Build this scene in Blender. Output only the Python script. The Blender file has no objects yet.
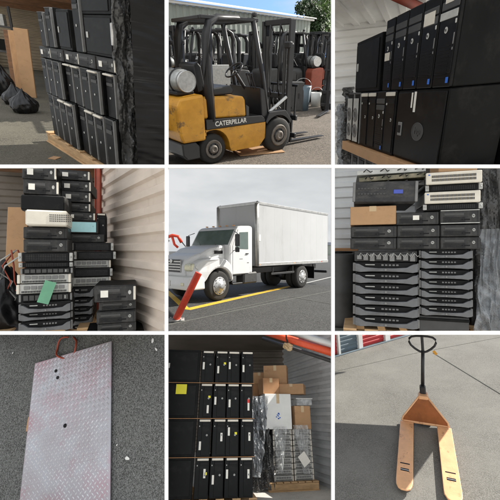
import bpy, bmesh, math, random
from mathutils import Vector, Matrix, noise
random.seed(7)
R = math.radians
C = bpy.context.scene.collection
scene = bpy.context.scene

# ------------------------------------------------------------------ camera
EYE = Vector((0, 0, 4.0))
F = 333.333                      # focal length in units of a 500-wide picture
cam = bpy.data.objects.new('camera', bpy.data.cameras.new('camera'))
C.objects.link(cam)
cam.location = EYE
cam.rotation_euler = (R(90), 0, 0)
cam.data.sensor_width = 36
cam.data.lens = 24.0
cam.data.clip_start = 0.05
cam.data.clip_end = 3000
scene.camera = cam

# ------------------------------------------------------------------ materials
def mat(name, col, rough=0.6, metal=0.0, var=0.12, scale=8.0, bump=0.0, bscale=60.0, col2=None, spec=0.5, stretch=(1, 1, 1), detail=6.0, sharp=None, dirt_or_sheen=None):
    m = bpy.data.materials.new(name)
    m.use_nodes = True
    nt = m.node_tree
    b = nt.nodes['Principled BSDF']
    tc = nt.nodes.new('ShaderNodeTexCoord')
    mp = nt.nodes.new('ShaderNodeMapping')
    mp.inputs['Scale'].default_value = stretch
    nt.links.new(tc.outputs['Object'], mp.inputs['Vector'])
    n = nt.nodes.new('ShaderNodeTexNoise')
    n.inputs['Scale'].default_value = scale
    n.inputs['Detail'].default_value = detail
    n.inputs['Roughness'].default_value = 0.65
    nt.links.new(mp.outputs['Vector'], n.inputs['Vector'])
    cr = nt.nodes.new('ShaderNodeValToRGB')
    c1 = [max(0, c * (1 - var)) for c in col]
    c2 = [min(1, c * (1 + var)) for c in col] if col2 is None else col2
    lo, hi = sharp if sharp else (0.3, 0.7)
    cr.color_ramp.elements[0].position = lo
    cr.color_ramp.elements[1].position = hi
    cr.color_ramp.elements[0].color = (*c1, 1)
    cr.color_ramp.elements[1].color = (*c2, 1)
    nt.links.new(n.outputs['Fac'], cr.inputs['Fac'])
    nt.links.new(cr.outputs['Color'], b.inputs['Base Color'])
    if dirt_or_sheen:                                     # worn patches, dust, rust or the tread plate's painted sheen, with a shape of their own
        dc, ds, d0, d1, dst = dirt_or_sheen
        mp3 = nt.nodes.new('ShaderNodeMapping'); mp3.inputs['Scale'].default_value = dst; mp3.inputs['Location'].default_value = (3.1, 1.7, 5.3)
        nt.links.new(tc.outputs['Object'], mp3.inputs['Vector'])
        n3 = nt.nodes.new('ShaderNodeTexNoise'); n3.inputs['Scale'].default_value = ds; n3.inputs['Detail'].default_value = 10; n3.inputs['Roughness'].default_value = .75
        nt.links.new(mp3.outputs['Vector'], n3.inputs['Vector'])
        r3 = nt.nodes.new('ShaderNodeMapRange'); r3.inputs['From Min'].default_value = d0; r3.inputs['From Max'].default_value = d1
        nt.links.new(n3.outputs['Fac'], r3.inputs['Value'])
        m3 = nt.nodes.new('ShaderNodeMix'); m3.data_type = 'RGBA'
        nt.links.new(r3.outputs['Result'], m3.inputs['Factor']); nt.links.new(cr.outputs['Color'], m3.inputs['A']); m3.inputs['B'].default_value = (*dc, 1)
        nt.links.new(m3.outputs['Result'], b.inputs['Base Color'])
    mr = nt.nodes.new('ShaderNodeMapRange')
    mr.inputs['To Min'].default_value = max(0.02, rough - 0.12)
    mr.inputs['To Max'].default_value = min(1, rough + 0.12)
    nt.links.new(n.outputs['Fac'], mr.inputs['Value'])
    nt.links.new(mr.outputs['Result'], b.inputs['Roughness'])
    b.inputs['Metallic'].default_value = metal
    b.inputs['Specular IOR Level'].default_value = spec
    if bump > 0:
        n2 = nt.nodes.new('ShaderNodeTexNoise')
        n2.inputs['Scale'].default_value = bscale
        n2.inputs['Detail'].default_value = 4
        nt.links.new(mp.outputs['Vector'], n2.inputs['Vector'])
        bp = nt.nodes.new('ShaderNodeBump')
        bp.inputs['Strength'].default_value = bump
        bp.inputs['Distance'].default_value = 0.01
        nt.links.new(n2.outputs['Fac'], bp.inputs['Height'])
        nt.links.new(bp.outputs['Normal'], b.inputs['Normal'])
    return m

def ground_mat(name, col, spots, rough=0.9, fine=220.0, stain=0.8, bump=0.5, smin=0.45, smax=0.75):
    """asphalt / concrete: large stains, fine aggregate of light and dark stones"""
    m = bpy.data.materials.new(name)
    m.use_nodes = True
    nt = m.node_tree
    b = nt.nodes['Principled BSDF']
    tc = nt.nodes.new('ShaderNodeTexCoord')
    big = nt.nodes.new('ShaderNodeTexNoise'); big.inputs['Scale'].default_value = stain; big.inputs['Detail'].default_value = 8
    big.inputs['Roughness'].default_value = 0.7
    small = nt.nodes.new('ShaderNodeTexVoronoi'); small.inputs['Scale'].default_value = fine; small.inputs['Randomness'].default_value = 1
    grain = nt.nodes.new('ShaderNodeSeparateColor'); nt.links.new(small.outputs['Color'], grain.inputs[0])
    warp = nt.nodes.new('ShaderNodeTexNoise'); warp.inputs['Scale'].default_value = fine * .35; warp.inputs['Detail'].default_value = 4; nt.links.new(tc.outputs['Object'], warp.inputs['Vector'])
    gm = nt.nodes.new('ShaderNodeMath'); gm.operation = 'MULTIPLY_ADD'; gm.inputs[1].default_value = .6; nt.links.new(grain.outputs[0], gm.inputs[0])
    gs = nt.nodes.new('ShaderNodeMath'); gs.operation = 'MULTIPLY'; gs.inputs[1].default_value = .5; nt.links.new(warp.outputs['Fac'], gs.inputs[0]); nt.links.new(gs.outputs[0], gm.inputs[2])
    nt.links.new(tc.outputs['Object'], big.inputs['Vector']); nt.links.new(tc.outputs['Object'], small.inputs['Vector'])
    r1 = nt.nodes.new('ShaderNodeValToRGB')
    r1.color_ramp.elements[0].color = (*[c * 0.62 for c in col], 1); r1.color_ramp.elements[0].position = 0.32
    r1.color_ramp.elements[1].color = (*[c * 1.3 for c in col], 1); r1.color_ramp.elements[1].position = 0.68
    nt.links.new(big.outputs['Fac'], r1.inputs['Fac'])
    r2 = nt.nodes.new('ShaderNodeValToRGB')
    r2.color_ramp.elements[0].position = smin; r2.color_ramp.elements[0].color = (0, 0, 0, 1)
    r2.color_ramp.elements[1].position = smax; r2.color_ramp.elements[1].color = (1, 1, 1, 1)
    nt.links.new(gm.outputs[0], r2.inputs['Fac'])
    mx = nt.nodes.new('ShaderNodeMix'); mx.data_type = 'RGBA'
    nt.links.new(r2.outputs['Color'], mx.inputs['Factor'])
    nt.links.new(r1.outputs['Color'], mx.inputs['A'])
    mx.inputs['B'].default_value = (*spots, 1)
    nt.links.new(mx.outputs['Result'], b.inputs['Base Color'])
    b.inputs['Roughness'].default_value = rough
    b.inputs['Specular IOR Level'].default_value = 0.25
    bp = nt.nodes.new('ShaderNodeBump'); bp.inputs['Strength'].default_value = bump; bp.inputs['Distance'].default_value = 0.01
    nt.links.new(gm.outputs[0], bp.inputs['Height']); nt.links.new(bp.outputs['Normal'], b.inputs['Normal'])
    return m

def film_mat(name, col, alpha, rough=0.18):
    m = bpy.data.materials.new(name)
    m.use_nodes = True
    nt = m.node_tree
    b = nt.nodes['Principled BSDF']
    b.inputs['Base Color'].default_value = (*col, 1)
    b.inputs['Roughness'].default_value = rough
    out = nt.nodes['Material Output']
    tr = nt.nodes.new('ShaderNodeBsdfTransparent')
    ms = nt.nodes.new('ShaderNodeMixShader')
    tc = nt.nodes.new('ShaderNodeTexCoord')
    n = nt.nodes.new('ShaderNodeTexNoise'); n.inputs['Scale'].default_value = 9; n.inputs['Detail'].default_value = 5
    nt.links.new(tc.outputs['Object'], n.inputs['Vector'])
    mr = nt.nodes.new('ShaderNodeMapRange')
    mr.inputs['From Min'].default_value = 0.35; mr.inputs['From Max'].default_value = 0.65
    mr.inputs['To Min'].default_value = max(0, alpha - 0.25); mr.inputs['To Max'].default_value = min(1, alpha + 0.25)
    nt.links.new(n.outputs['Fac'], mr.inputs['Value'])
    nt.links.new(mr.outputs['Result'], ms.inputs['Fac'])
    nt.links.new(tr.outputs[0], ms.inputs[1]); nt.links.new(b.outputs[0], ms.inputs[2])
    nt.links.new(ms.outputs[0], out.inputs['Surface'])
    return m

M = {
 'white_frame': mat('white_frame_paint', (.93, .93, .93), .8, var=.01),
 'black': mat('black_case', (.0045, .0047, .005), .5, spec=.13, var=.35, scale=5, bump=.05, bscale=400, dirt_or_sheen=((.032, .031, .029), 5, .52, 1.0, (1, 1, 1))),
 'black2': mat('black_bezel', (.005, .0052, .0058), .42, spec=.16, var=.3, scale=12, dirt_or_sheen=((.03, .029, .027), 9, .54, .9, (1, 1, 1))),
 'face': mat('dusty_dark_face', (.028, .028, .029), .5, spec=.25, var=.3, scale=12, dirt_or_sheen=((.085, .082, .076), 9, .48, .8, (1, 1, 1))),
 'black3': mat('black_recess', (.006, .006, .007), .5, var=.3, spec=.2),
 'wrapload': mat('black_wrapped_film', (.006, .006, .007), .3, var=.3, scale=3, spec=.22, dirt_or_sheen=((.055, .055, .055), 2.2, .56, .8, (.6, 1, 26))),
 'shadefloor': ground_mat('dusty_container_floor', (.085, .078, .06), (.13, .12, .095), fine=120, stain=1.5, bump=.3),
 'tan': mat('tan_sheet_steel', (.34, .28, .2), .55, var=.2, scale=2, detail=9, stretch=(1, 1, 3)),
 'greenb': mat('green_brown_metal', (.10, .13, .07), .5, metal=.2, var=.6, scale=22, col2=(.26, .22, .15)),
 'charcoal': mat('charcoal_steel', (.026, .026, .028), .5, metal=.1, var=.35, scale=6, col2=(.05, .05, .052), spec=.3, dirt_or_sheen=((.12, .115, .105), 7, .48, .85, (1, 1, 2))),
 'darkgrey': mat('dark_grey_plastic', (.048, .048, .048), .55, var=.3),
 'midgrey': mat('mid_grey_plastic', (.17, .17, .168), .5, var=.2, scale=14),
 'bezel': mat('slate_bezel', (.125, .128, .135), .42, metal=.25, var=.2, scale=14, dirt_or_sheen=((.06, .058, .055), 8, .5, .75, (1, 1, 2))),
 'silver': mat('silver_steel', (.5, .5, .49), .35, metal=.75, var=.2, scale=16),
 'silverp': mat('silver_plastic', (.42, .42, .40), .45, var=.2, scale=20),
 'beige': mat('beige_plastic', (.62, .58, .5), .5, var=.12),
 'labelw': mat('paper_label', (.72, .7, .64), .8, var=.08, scale=60),
 'labely': mat('yellow_label', (.75, .68, .04), .7, var=.05),
 'labelg': mat('green_tag', (.28, .62, .42), .75, var=.1),
 'labelc': mat('cyan_label', (.38, .66, .70), .7, var=.1),
 'labelr': mat('red_label', (.6, .05, .04), .7, var=.1),
 'labelb': mat('blue_label', (.03, .13, .5), .5, var=.1),
 'lcd': mat('blue_display', (.05, .08, .4), .3, var=.1),
 'card': mat('cardboard', (.42, .25, .13), .85, var=.14, scale=3, bump=.1, bscale=90, dirt_or_sheen=((.28, .15, .075), 6, .55, .75, (1, 1, 2))),
 'cardd': mat('cardboard_aged', (.36, .19, .09), .85, var=.2, scale=4, bump=.1, bscale=90),
 'tape': mat('packing_tape', (.5, .36, .2), .25, var=.1),
 'wood': mat('pallet_wood', (.48, .31, .16), .8, var=.3, scale=5, stretch=(1, 6, 6), bump=.2),
 'woodd': mat('dark_timber', (.2, .1, .05), .8, var=.35, scale=5, stretch=(1, 6, 6), bump=.2),
 'ply': mat('plywood_board', (.45, .25, .12), .75, var=.25, scale=3, stretch=(4, 4, 1)),
 'wallw': mat('white_sheet_steel', (.78, .78, .76), .45, var=.08, scale=2.2, col2=(.84, .84, .82), stretch=(1, 1, 3), detail=9, dirt_or_sheen=((.4, .36, .3), 3, .58, .85, (1, 1, .4))),
 'walltan': mat('aged_sheet_steel', (.66, .57, .49), .5, var=.12, scale=2, stretch=(1, 1, 3), detail=9, dirt_or_sheen=((.36, .27, .2), 3, .56, .85, (1, 1, .4))),
 'wallgrey': mat('grey_sheet_steel', (.52, .53, .54), .5, var=.12, scale=2, detail=9, dirt_or_sheen=((.25, .24, .22), 3, .55, .85, (1, 1, .4))),
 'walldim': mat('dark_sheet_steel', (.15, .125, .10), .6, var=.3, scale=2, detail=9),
 'siding': mat('pale_green_siding', (.25, .28, .25), .6, var=.1, scale=1.2, detail=9),
 'trim': mat('white_trim', (.7, .7, .68), .5, var=.06),
 'redsteel': mat('red_primer_steel', (.34, .07, .04), .6, var=.25, scale=8),
 'orangebeam': mat('orange_red_paint', (.75, .10, .035), .5, var=.15),
 'reddoor': mat('red_door_paint', (.42, .03, .035), .55, var=.12, scale=3),
 'bluedoor': mat('slate_door_paint', (.10, .14, .17), .6, var=.12, scale=3),
 'yellow': mat('worn_yellow_paint', (.60, .27, .015), .45, var=.2, scale=5, col2=(.68, .33, .03), bump=.05, dirt_or_sheen=((.16, .09, .035), 3.5, .54, .64, (1, 1, 1.6))),
 'orange': mat('worn_orange_paint', (.74, .41, .21), .5, var=.12, scale=9, bump=.1, dirt_or_sheen=((.30, .13, .06), 11, .57, .68, (1, .5, 1))),
 'brown': mat('rust_or_shade_brown', (.28, .09, .025), .55, var=.25, scale=7),  # rusty parts; on the jack's back plate it stands for shade
 'forkred': mat('faded_red_paint', (.24, .055, .03), .5, var=.2),
 'blackp': mat('black_paint', (.016, .016, .018), .45, var=.3, bump=.05),
 'rubber': mat('tyre_rubber', (.022, .021, .02), .85, var=.3, scale=20, bump=.2),
 'rim': mat('dirty_rim', (.16, .14, .12), .6, metal=.3, var=.4, scale=14),
 'rimw': mat('steel_hub', (.5, .5, .5), .35, metal=.6, var=.25, scale=20),
 'tank': mat('gas_tank_steel', (.42, .43, .42), .4, metal=.6, var=.3, scale=9),
 'truckw': mat('white_truck_paint', (.66, .665, .665), .5, spec=.3, var=.03, scale=2, dirt_or_sheen=((.36, .34, .31), 3, .56, .9, (1, 1, .5))),
 'boxw': mat('white_box_panel', (.45, .46, .47), .45, var=.03, scale=1.2, dirt_or_sheen=((.32, .32, .31), 2.5, .55, .95, (1, 1, .25))),
 'alu': mat('aluminium_trim', (.45, .45, .44), .4, metal=.7, var=.15),
 'glass': mat('windscreen_glass', (.10, .135, .125), .06, var=.25, scale=1.5, spec=1.0),
 'lamp': mat('headlamp_glass', (.6, .58, .42), .12, metal=.2, var=.15, scale=30, spec=.8),
 'redpaint': mat('red_bollard_paint', (.68, .06, .025), .45, var=.15, scale=12),
 'yline': mat('yellow_road_paint', (.62, .38, .03), .8, var=.2, scale=8, bump=.2),
 'wline': mat('faded_white_paint', (.4, .4, .38), .8, var=.25, scale=8),
 'plate': mat('tread_plate_steel', (.35, .29, .31), .42, metal=.4, var=.1, scale=1.7, col2=(.45, .49, .55), detail=8, dirt_or_sheen=((.40, .21, .25), 1.2, .46, .66, (1, 1, 1))),  # pink and bluish patches: a reflection put into the colour
 'plate2': mat('tread_lug_steel', (.50, .49, .51), .38, metal=.5, var=.18, scale=7, col2=(.62, .64, .67)),
 'wire': mat('copper_red_cable', (.32, .06, .03), .5, var=.2),
 'green': mat('circuit_board', (.05, .14, .08), .5, var=.4, scale=30),
 'cable': mat('black_cable', (.012, .012, .012), .5, var=.3),
 'wrapblack': mat('black_stretch_film', (.007, .007, .008), .28, var=.4, scale=6, spec=.4),
 'wrapmix': film_mat('smoky_stretch_film', (.07, .07, .07), .86, .14),
 'wrapclear': film_mat('clear_stretch_film', (.62, .64, .64), .45),
 'wrapgrey': film_mat('grey_stretch_film', (.34, .36, .38), .68),
 'leaf': mat('leaf_green', (.045, .10, .02), .6, var=.45, scale=2.5, col2=(.12, .22, .04)),
 'leafd': mat('leaf_dark', (.03, .06, .018), .6, var=.4, scale=2.5),
 'bark': mat('bark', (.09, .065, .045), .9, var=.3, bump=.4),
 'concrete': ground_mat('concrete', (.155, .150, .135), (.235, .228, .21), fine=200, stain=1.0, bump=.4),
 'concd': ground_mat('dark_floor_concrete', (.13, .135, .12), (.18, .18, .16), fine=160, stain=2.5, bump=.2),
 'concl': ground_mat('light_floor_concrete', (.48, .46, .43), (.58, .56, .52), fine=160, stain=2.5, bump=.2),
 'asphalt': ground_mat('asphalt', (.040, .040, .039), (.095, .094, .09), fine=55, stain=.5, bump=.5),
 'asphaltc': ground_mat('coarse_asphalt', (.058, .06, .057), (.24, .245, .24), fine=230, stain=5, bump=.7, smin=.3, smax=.95),
 'yardgrit': ground_mat('yard_grit', (.10, .085, .07), (.2, .17, .14), fine=75, stain=1.0, bump=.8),
 'dirtg': ground_mat('base_gravel', (.36, .35, .33), (.5, .48, .45), fine=30, stain=.4, bump=.5),
}
MATDIR = M

# ------------------------------------------------------------------ mesh helpers
def box(bm, c, s, rot=None, bev=0.0, seg=1):
    mx = Matrix.Translation(c)
    if rot is not None: mx = mx @ rot
    mx = mx @ Matrix.Diagonal((s[0], s[1], s[2], 1))
    r = bmesh.ops.create_cube(bm, size=1, matrix=mx)
    if bev > 0:
        es = list({e for v in r['verts'] for e in v.link_edges})
        bmesh.ops.bevel(bm, geom=es, offset=min(bev, min(s) * .45), segments=seg, profile=.5, affect='EDGES')

def rx(a): return Matrix.Rotation(R(a), 4, 'X')
def ry(a): return Matrix.Rotation(R(a), 4, 'Y')
def rz(a): return Matrix.Rotation(R(a), 4, 'Z')

def prism(bm, poly, axis, a, b, bev=0):
    """polygon given as 2-D points, extruded along axis from a to b"""
    def P(u, v, w):
        if axis == 'x': return (w, u, v)
        if axis == 'y': return (u, w, v)
        return (u, v, w)
    n = len(poly)
    va = [bm.verts.new(P(u, v, a)) for u, v in poly]
    vb = [bm.verts.new(P(u, v, b)) for u, v in poly]
    fs = [bm.faces.new(va), bm.faces.new(vb[::-1])]
    for i in range(n):
        j = (i + 1) % n
        fs.append(bm.faces.new((va[j], va[i], vb[i], vb[j])))
    bmesh.ops.recalc_face_normals(bm, faces=fs)
    if bev > 0:
        es = list({e for f in fs for e in f.edges})
        bmesh.ops.bevel(bm, geom=es, offset=bev, segments=2, profile=.5, affect='EDGES')

def cyl(bm, a, b, r, n=20, r2=None):
    a = Vector(a); b = Vector(b); d = b - a
    q = d.to_track_quat('Z', 'Y').to_matrix().to_4x4()
    mx = Matrix.Translation((a + b) / 2) @ q
    bmesh.ops.create_cone(bm, cap_ends=True, segments=n, radius1=r, radius2=r if r2 is None else r2, depth=d.length, matrix=mx)

def tube(bm, pts, r, n=8, closed=False):
    pts = [Vector(p) for p in pts]
    rings = []
    up = Vector((0, 0, 1))
    for i, p in enumerate(pts):
        if closed: d = pts[(i + 1) % len(pts)] - pts[i - 1]
        else: d = pts[min(i + 1, len(pts) - 1)] - pts[max(i - 1, 0)]
        d.normalize()
        s = d.cross(up)
        if s.length < 0.05: s = d.cross(Vector((0, 1, 0)))
        s.normalize(); t = s.cross(d)
        rr = r[i] if isinstance(r, (list, tuple)) else r
        rings.append([bm.verts.new(p + rr * (s * math.cos(2 * math.pi * k / n) + t * math.sin(2 * math.pi * k / n))) for k in range(n)])
    m = len(rings)
    for i in range(m if closed else m - 1):
        A = rings[i]; B = rings[(i + 1) % m]
        for k in range(n):
            f = bm.faces.new((A[k], A[(k + 1) % n], B[(k + 1) % n], B[k])); f.smooth = True
    if not closed:
        bm.faces.new(rings[0][::-1]); bm.faces.new(rings[-1])

def lathe(bm, prof, origin, axis='y', n=32):
    """prof: list of (radius, offset along axis)"""
    o = Vector(origin); rings = []
    for rr, h in prof:
        ring = []
        for k in range(n):
            a = 2 * math.pi * k / n
            c, s = rr * math.cos(a), rr * math.sin(a)
            v = {'y': (c, h, s), 'x': (h, c, s), 'z': (c, s, h)}[axis]
            ring.append(bm.verts.new(o + Vector(v)))
        rings.append(ring)
    fs = []
    for i in range(len(rings) - 1):
        for k in range(n):
            f = bm.faces.new((rings[i][k], rings[i][(k + 1) % n], rings[i + 1][(k + 1) % n], rings[i + 1][k])); fs.append(f); f.smooth = True
    fs.append(bm.faces.new(rings[0])); fs.append(bm.faces.new(rings[-1]))
    bmesh.ops.recalc_face_normals(bm, faces=fs)

def corr(bm, L, H, pitch=.1, depth=.025, thick=.012, along='h'):
    """corrugated sheet in the x-z plane, x 0..L, z 0..H, front towards -y; along='h': ribs run horizontally"""
    def prof(T):
        out = []; u = 0
        while u < T - 1e-6:
            for du, dv in ((0, 0), (.38, 0), (.5, 1), (.88, 1)):
                uu = u + du * pitch
                if uu <= T: out.append((uu, dv * depth))
            u += pitch
        out.append((T, out[-1][1]))
        if abs(out[-2][0] - T) < 1e-6: out.pop()
        return out
    p = prof(H if along == 'h' else L)
    poly = [(-v, u) for u, v in p]
    poly2 = [(-v + thick, u) for u, v in p][::-1]
    W = L if along == 'h' else H
    def P(y, u, w): return (w, y, u) if along == 'h' else (u, y, w)
    n = len(p); vs = []
    for w in (0, W):
        vs.append([bm.verts.new(P(y, u, w)) for y, u in poly] + [bm.verts.new(P(y, u, w)) for y, u in poly2])
    fs = []
    N = 2 * n
    for i in range(N):
        j = (i + 1) % N
        fs.append(bm.faces.new((vs[0][i], vs[0][j], vs[1][j], vs[1][i])))
    for e in (0, 1):
        for i in range(n - 1):
            fs.append(bm.faces.new((vs[e][i], vs[e][i + 1], vs[e][N - 2 - i], vs[e][N - 1 - i])))
    bmesh.ops.recalc_face_normals(bm, faces=fs)

def crumple(bm, L, H, amp=.03, nx=40, nz=60, fold=8.0, seed=0, shape=None, thick=0.004):
    """crumpled film hanging in the x-z plane"""
    g = []
    for i in range(nx + 1):
        row = []
        for k in range(nz + 1):
            u, v = i / nx, k / nz
            x, z = (u - .5) * L, v * H
            if shape: x, z = shape(u, v, x, z)
            p = Vector((x * fold * 1.5 + .6 * math.sin(z * 3 + seed), seed, z * fold * .16))
            q = Vector((x * fold * 1.1, seed + 5, (z + x * 1.4) * fold * .9))
            d = .8 * noise.noise(p) - 1.1 * abs(noise.noise(p * 2.1)) - .5 * abs(noise.noise(q)) + .3 * noise.noise(p * 5)
            row.append(bm.verts.new((x + amp * .4 * noise.noise(p * 2 + Vector((7, 7, 7))), -amp * d * 1.4, z)))
        g.append(row)
    for i in range(nx):
        for k in range(nz):
            f = bm.faces.new((g[i][k], g[i + 1][k], g[i + 1][k + 1], g[i][k + 1])); f.smooth = (i + k) % 3 != 0

def text_mesh(body, size, depth=.001, bold=0.0):
    cu = bpy.data.curves.new('lettering', 'FONT')
    cu.body = body; cu.size = size; cu.extrude = depth; cu.align_x = 'CENTER'; cu.align_y = 'CENTER'; cu.offset = bold
    o = bpy.data.objects.new('lettering', cu); C.objects.link(o)
    dg = bpy.context.evaluated_depsgraph_get()
    me = bpy.data.meshes.new_from_object(o.evaluated_get(dg))
    bpy.data.objects.remove(o)
    return me

# ------------------------------------------------------------------ scene graph helpers
def mk(name, bm, m, parent=None):
    me = bpy.data.meshes.new(name)
    bm.to_mesh(me); bm.free()
    me.materials.append(M[m] if isinstance(m, str) else m)
    o = bpy.data.objects.new(name, me)
    C.objects.link(o)
    if parent: o.parent = parent
    return o

def B(): return bmesh.new()

def bxo(name, m, parent, boxes, bev=.003):
    b = B()
    for c, s in boxes: box(b, c, s, bev=bev)
    return mk(name, b, m, parent)

def thing(name, label=None, cat=None, group=None):
    o = bpy.data.objects.new(name, None); C.objects.link(o)
    o.empty_display_size = .1
    return tag(o, label, cat, group)

def tag(o, label=None, cat=None, group=None, kind=None):
    if label: o['label'] = label
    if cat: o['category'] = cat
    if group: o['group'] = group
    if kind: o['kind'] = kind
    return o

def lettering(name, body, size, m, parent, loc, rot=(90, 0, 0), depth=.001, bold=0.0):
    me = text_mesh(body, size, depth, bold)
    me.name = name
    me.materials.clear(); me.materials.append(M[m])
    o = bpy.data.objects.new(name, me); C.objects.link(o); o.parent = parent
    o.location = loc; o.rotation_euler = [R(a) for a in rot]
    return o

def kids(o): return [c for c in bpy.data.objects if c.parent == o]

def copy_tree(o, parent=None, kmap=None):
    if kmap is None:
        kmap = {}
        for c in bpy.data.objects:
            if c.parent: kmap.setdefault(c.parent.name, []).append(c)
    c = o.copy(); C.objects.link(c)
    c.parent = parent
    for ch in kmap.get(o.name, []): copy_tree(ch, c, kmap)
    return c

# ------------------------------------------------------------------ the nine bays
BASES = (0.0, 166.0, 333.0)
CUT = (166.2, 333.2)
class Bay:
    """a scene of its own behind one opening of the lattice; local x right, y away, z up, eye at (0,0,h)"""
    def __init__(s, c, r, h, pitch, scale, yaw=0.0, roll=0.0):
        s.c, s.r, s.h, s.s = c, r, h, scale
        cx, cz = (c - 1), (1 - r)
        fw = Vector((cx, 2.0, cz))
        b = -cx * 2.0 / (4.0 + cz * cz)
        rw = Vector((1, b, b * cz / 2.0)).normalized()
        fw.normalize(); uw = rw.cross(fw)
        p = R(pitch); y = R(yaw)
        fl = Vector((0, math.cos(p), -math.sin(p))); rl = Vector((1, 0, 0))
        ul = rl.cross(fl)
        W = Matrix((rw, fw, uw)).transposed(); L = Matrix((rl, fl, ul)).transposed()
        Rl = Matrix.Rotation(R(roll), 3, fw)
        s.R = Rl @ W @ L.transposed() @ Matrix.Rotation(y, 3, 'Z')
        s.M = Matrix.Translation(EYE) @ s.R.to_4x4() @ Matrix.Scale(scale, 4) @ Matrix.Translation((0, 0, -h))
    def dir(s, zx, zy):
        px = BASES[s.c] + zx * .334; py = BASES[s.r] + zy * .334
        return s.R.transposed() @ Vector(((px - 250) / F, 1, (250 - py) / F))
    def at(s, zx, zy, y):                      # point at local depth y
        d = s.dir(zx, zy); return Vector((0, 0, s.h)) + d * (y / d.y)
    def gnd(s, zx, zy, z=0):                   # point on level z
        d = s.dir(zx, zy); return Vector((0, 0, s.h)) + d * ((z - s.h) / d.z)
    def on(s, zx, zy, p0, nrm):
        d = s.dir(zx, zy); e = Vector((0, 0, s.h)); return e + d * ((p0 - e).dot(nrm) / d.dot(nrm))
    def z2(s, p):
        q = s.R @ (Vector(p) - Vector((0, 0, s.h)))
        px = 250 + F * q.x / q.y; py = 250 - F * q.z / q.y
        return ((px - BASES[s.c]) / .334, (py - BASES[s.r]) / .334)
    def put(s, o, loc=(0, 0, 0), rzd=0, rxd=0, ryd=0, sc=(1, 1, 1)):
        o.matrix_world = s.M @ Matrix.Translation(loc) @ rz(rzd) @ rx(rxd) @ ry(ryd) @ Matrix.Diagonal((sc[0], sc[1], sc[2], 1))
        CELL[o.name] = (s.c, s.r)
        return o
    def inst(s, proto, loc, rzd=0, label=None, group=None, rxd=0, ryd=0, sc=(1, 1, 1), first=None):
        o = copy_tree(proto)
        if label: o['label'] = label
        if group: o['group'] = group
        return s.put(o, loc, rzd, rxd, ryd, sc)
CELL = {}
PROTOS = []
def proto(o): PROTOS.append(o); return o

def wall(bay, name, m, p, q, z0, z1, label, cat='wall', along='h', pitch=.1, depth=.02, flip=False, group=None):
    """corrugated wall standing from ground point p to q (local x,y), front to the left of p->q when seen from above unless flipped"""
    p = Vector((p[0], p[1], 0)); q = Vector((q[0], q[1], 0)); d = q - p
    b = B(); corr(b, d.length, z1 - z0, pitch, depth, .012, along)
    o = mk(name, b, m)
    tag(o, label, cat, group)
    bay.put(o, (p.x, p.y, z0), math.degrees(math.atan2(d.y, d.x)))
    return o

def slab(bay, name, m, poly, z, thick=.08, label=None, cat=None, kind='structure'):
    b = B(); prism(b, poly, 'z', z - thick, z)
    o = mk(name, b, m)
    tag(o, label, cat, None, kind)
    bay.put(o)
    return o
ORD = ['first', 'second', 'third', 'fourth', 'fifth', 'sixth', 'seventh', 'eighth', 'ninth', 'tenth', 'eleventh', 'twelfth']
# ------------------------------------------------------------------ prototypes of the computer gear
def badge(parent, x, z, y, r=.012, letters=True, m='silverp'):
    b = B(); lathe(b, [(r, 0), (r, -.002), (r * .86, -.003), (r * .86, -.0025)], (x, y, z), 'y', 20)
    o = mk('badge', b, m, parent)
    if letters:
        lettering('badge_lettering', 'hp', r * 1.35, 'black2', o, (x, y - .0032, z + r * .1), (90, 0, 8), .0006)
    return o

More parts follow.
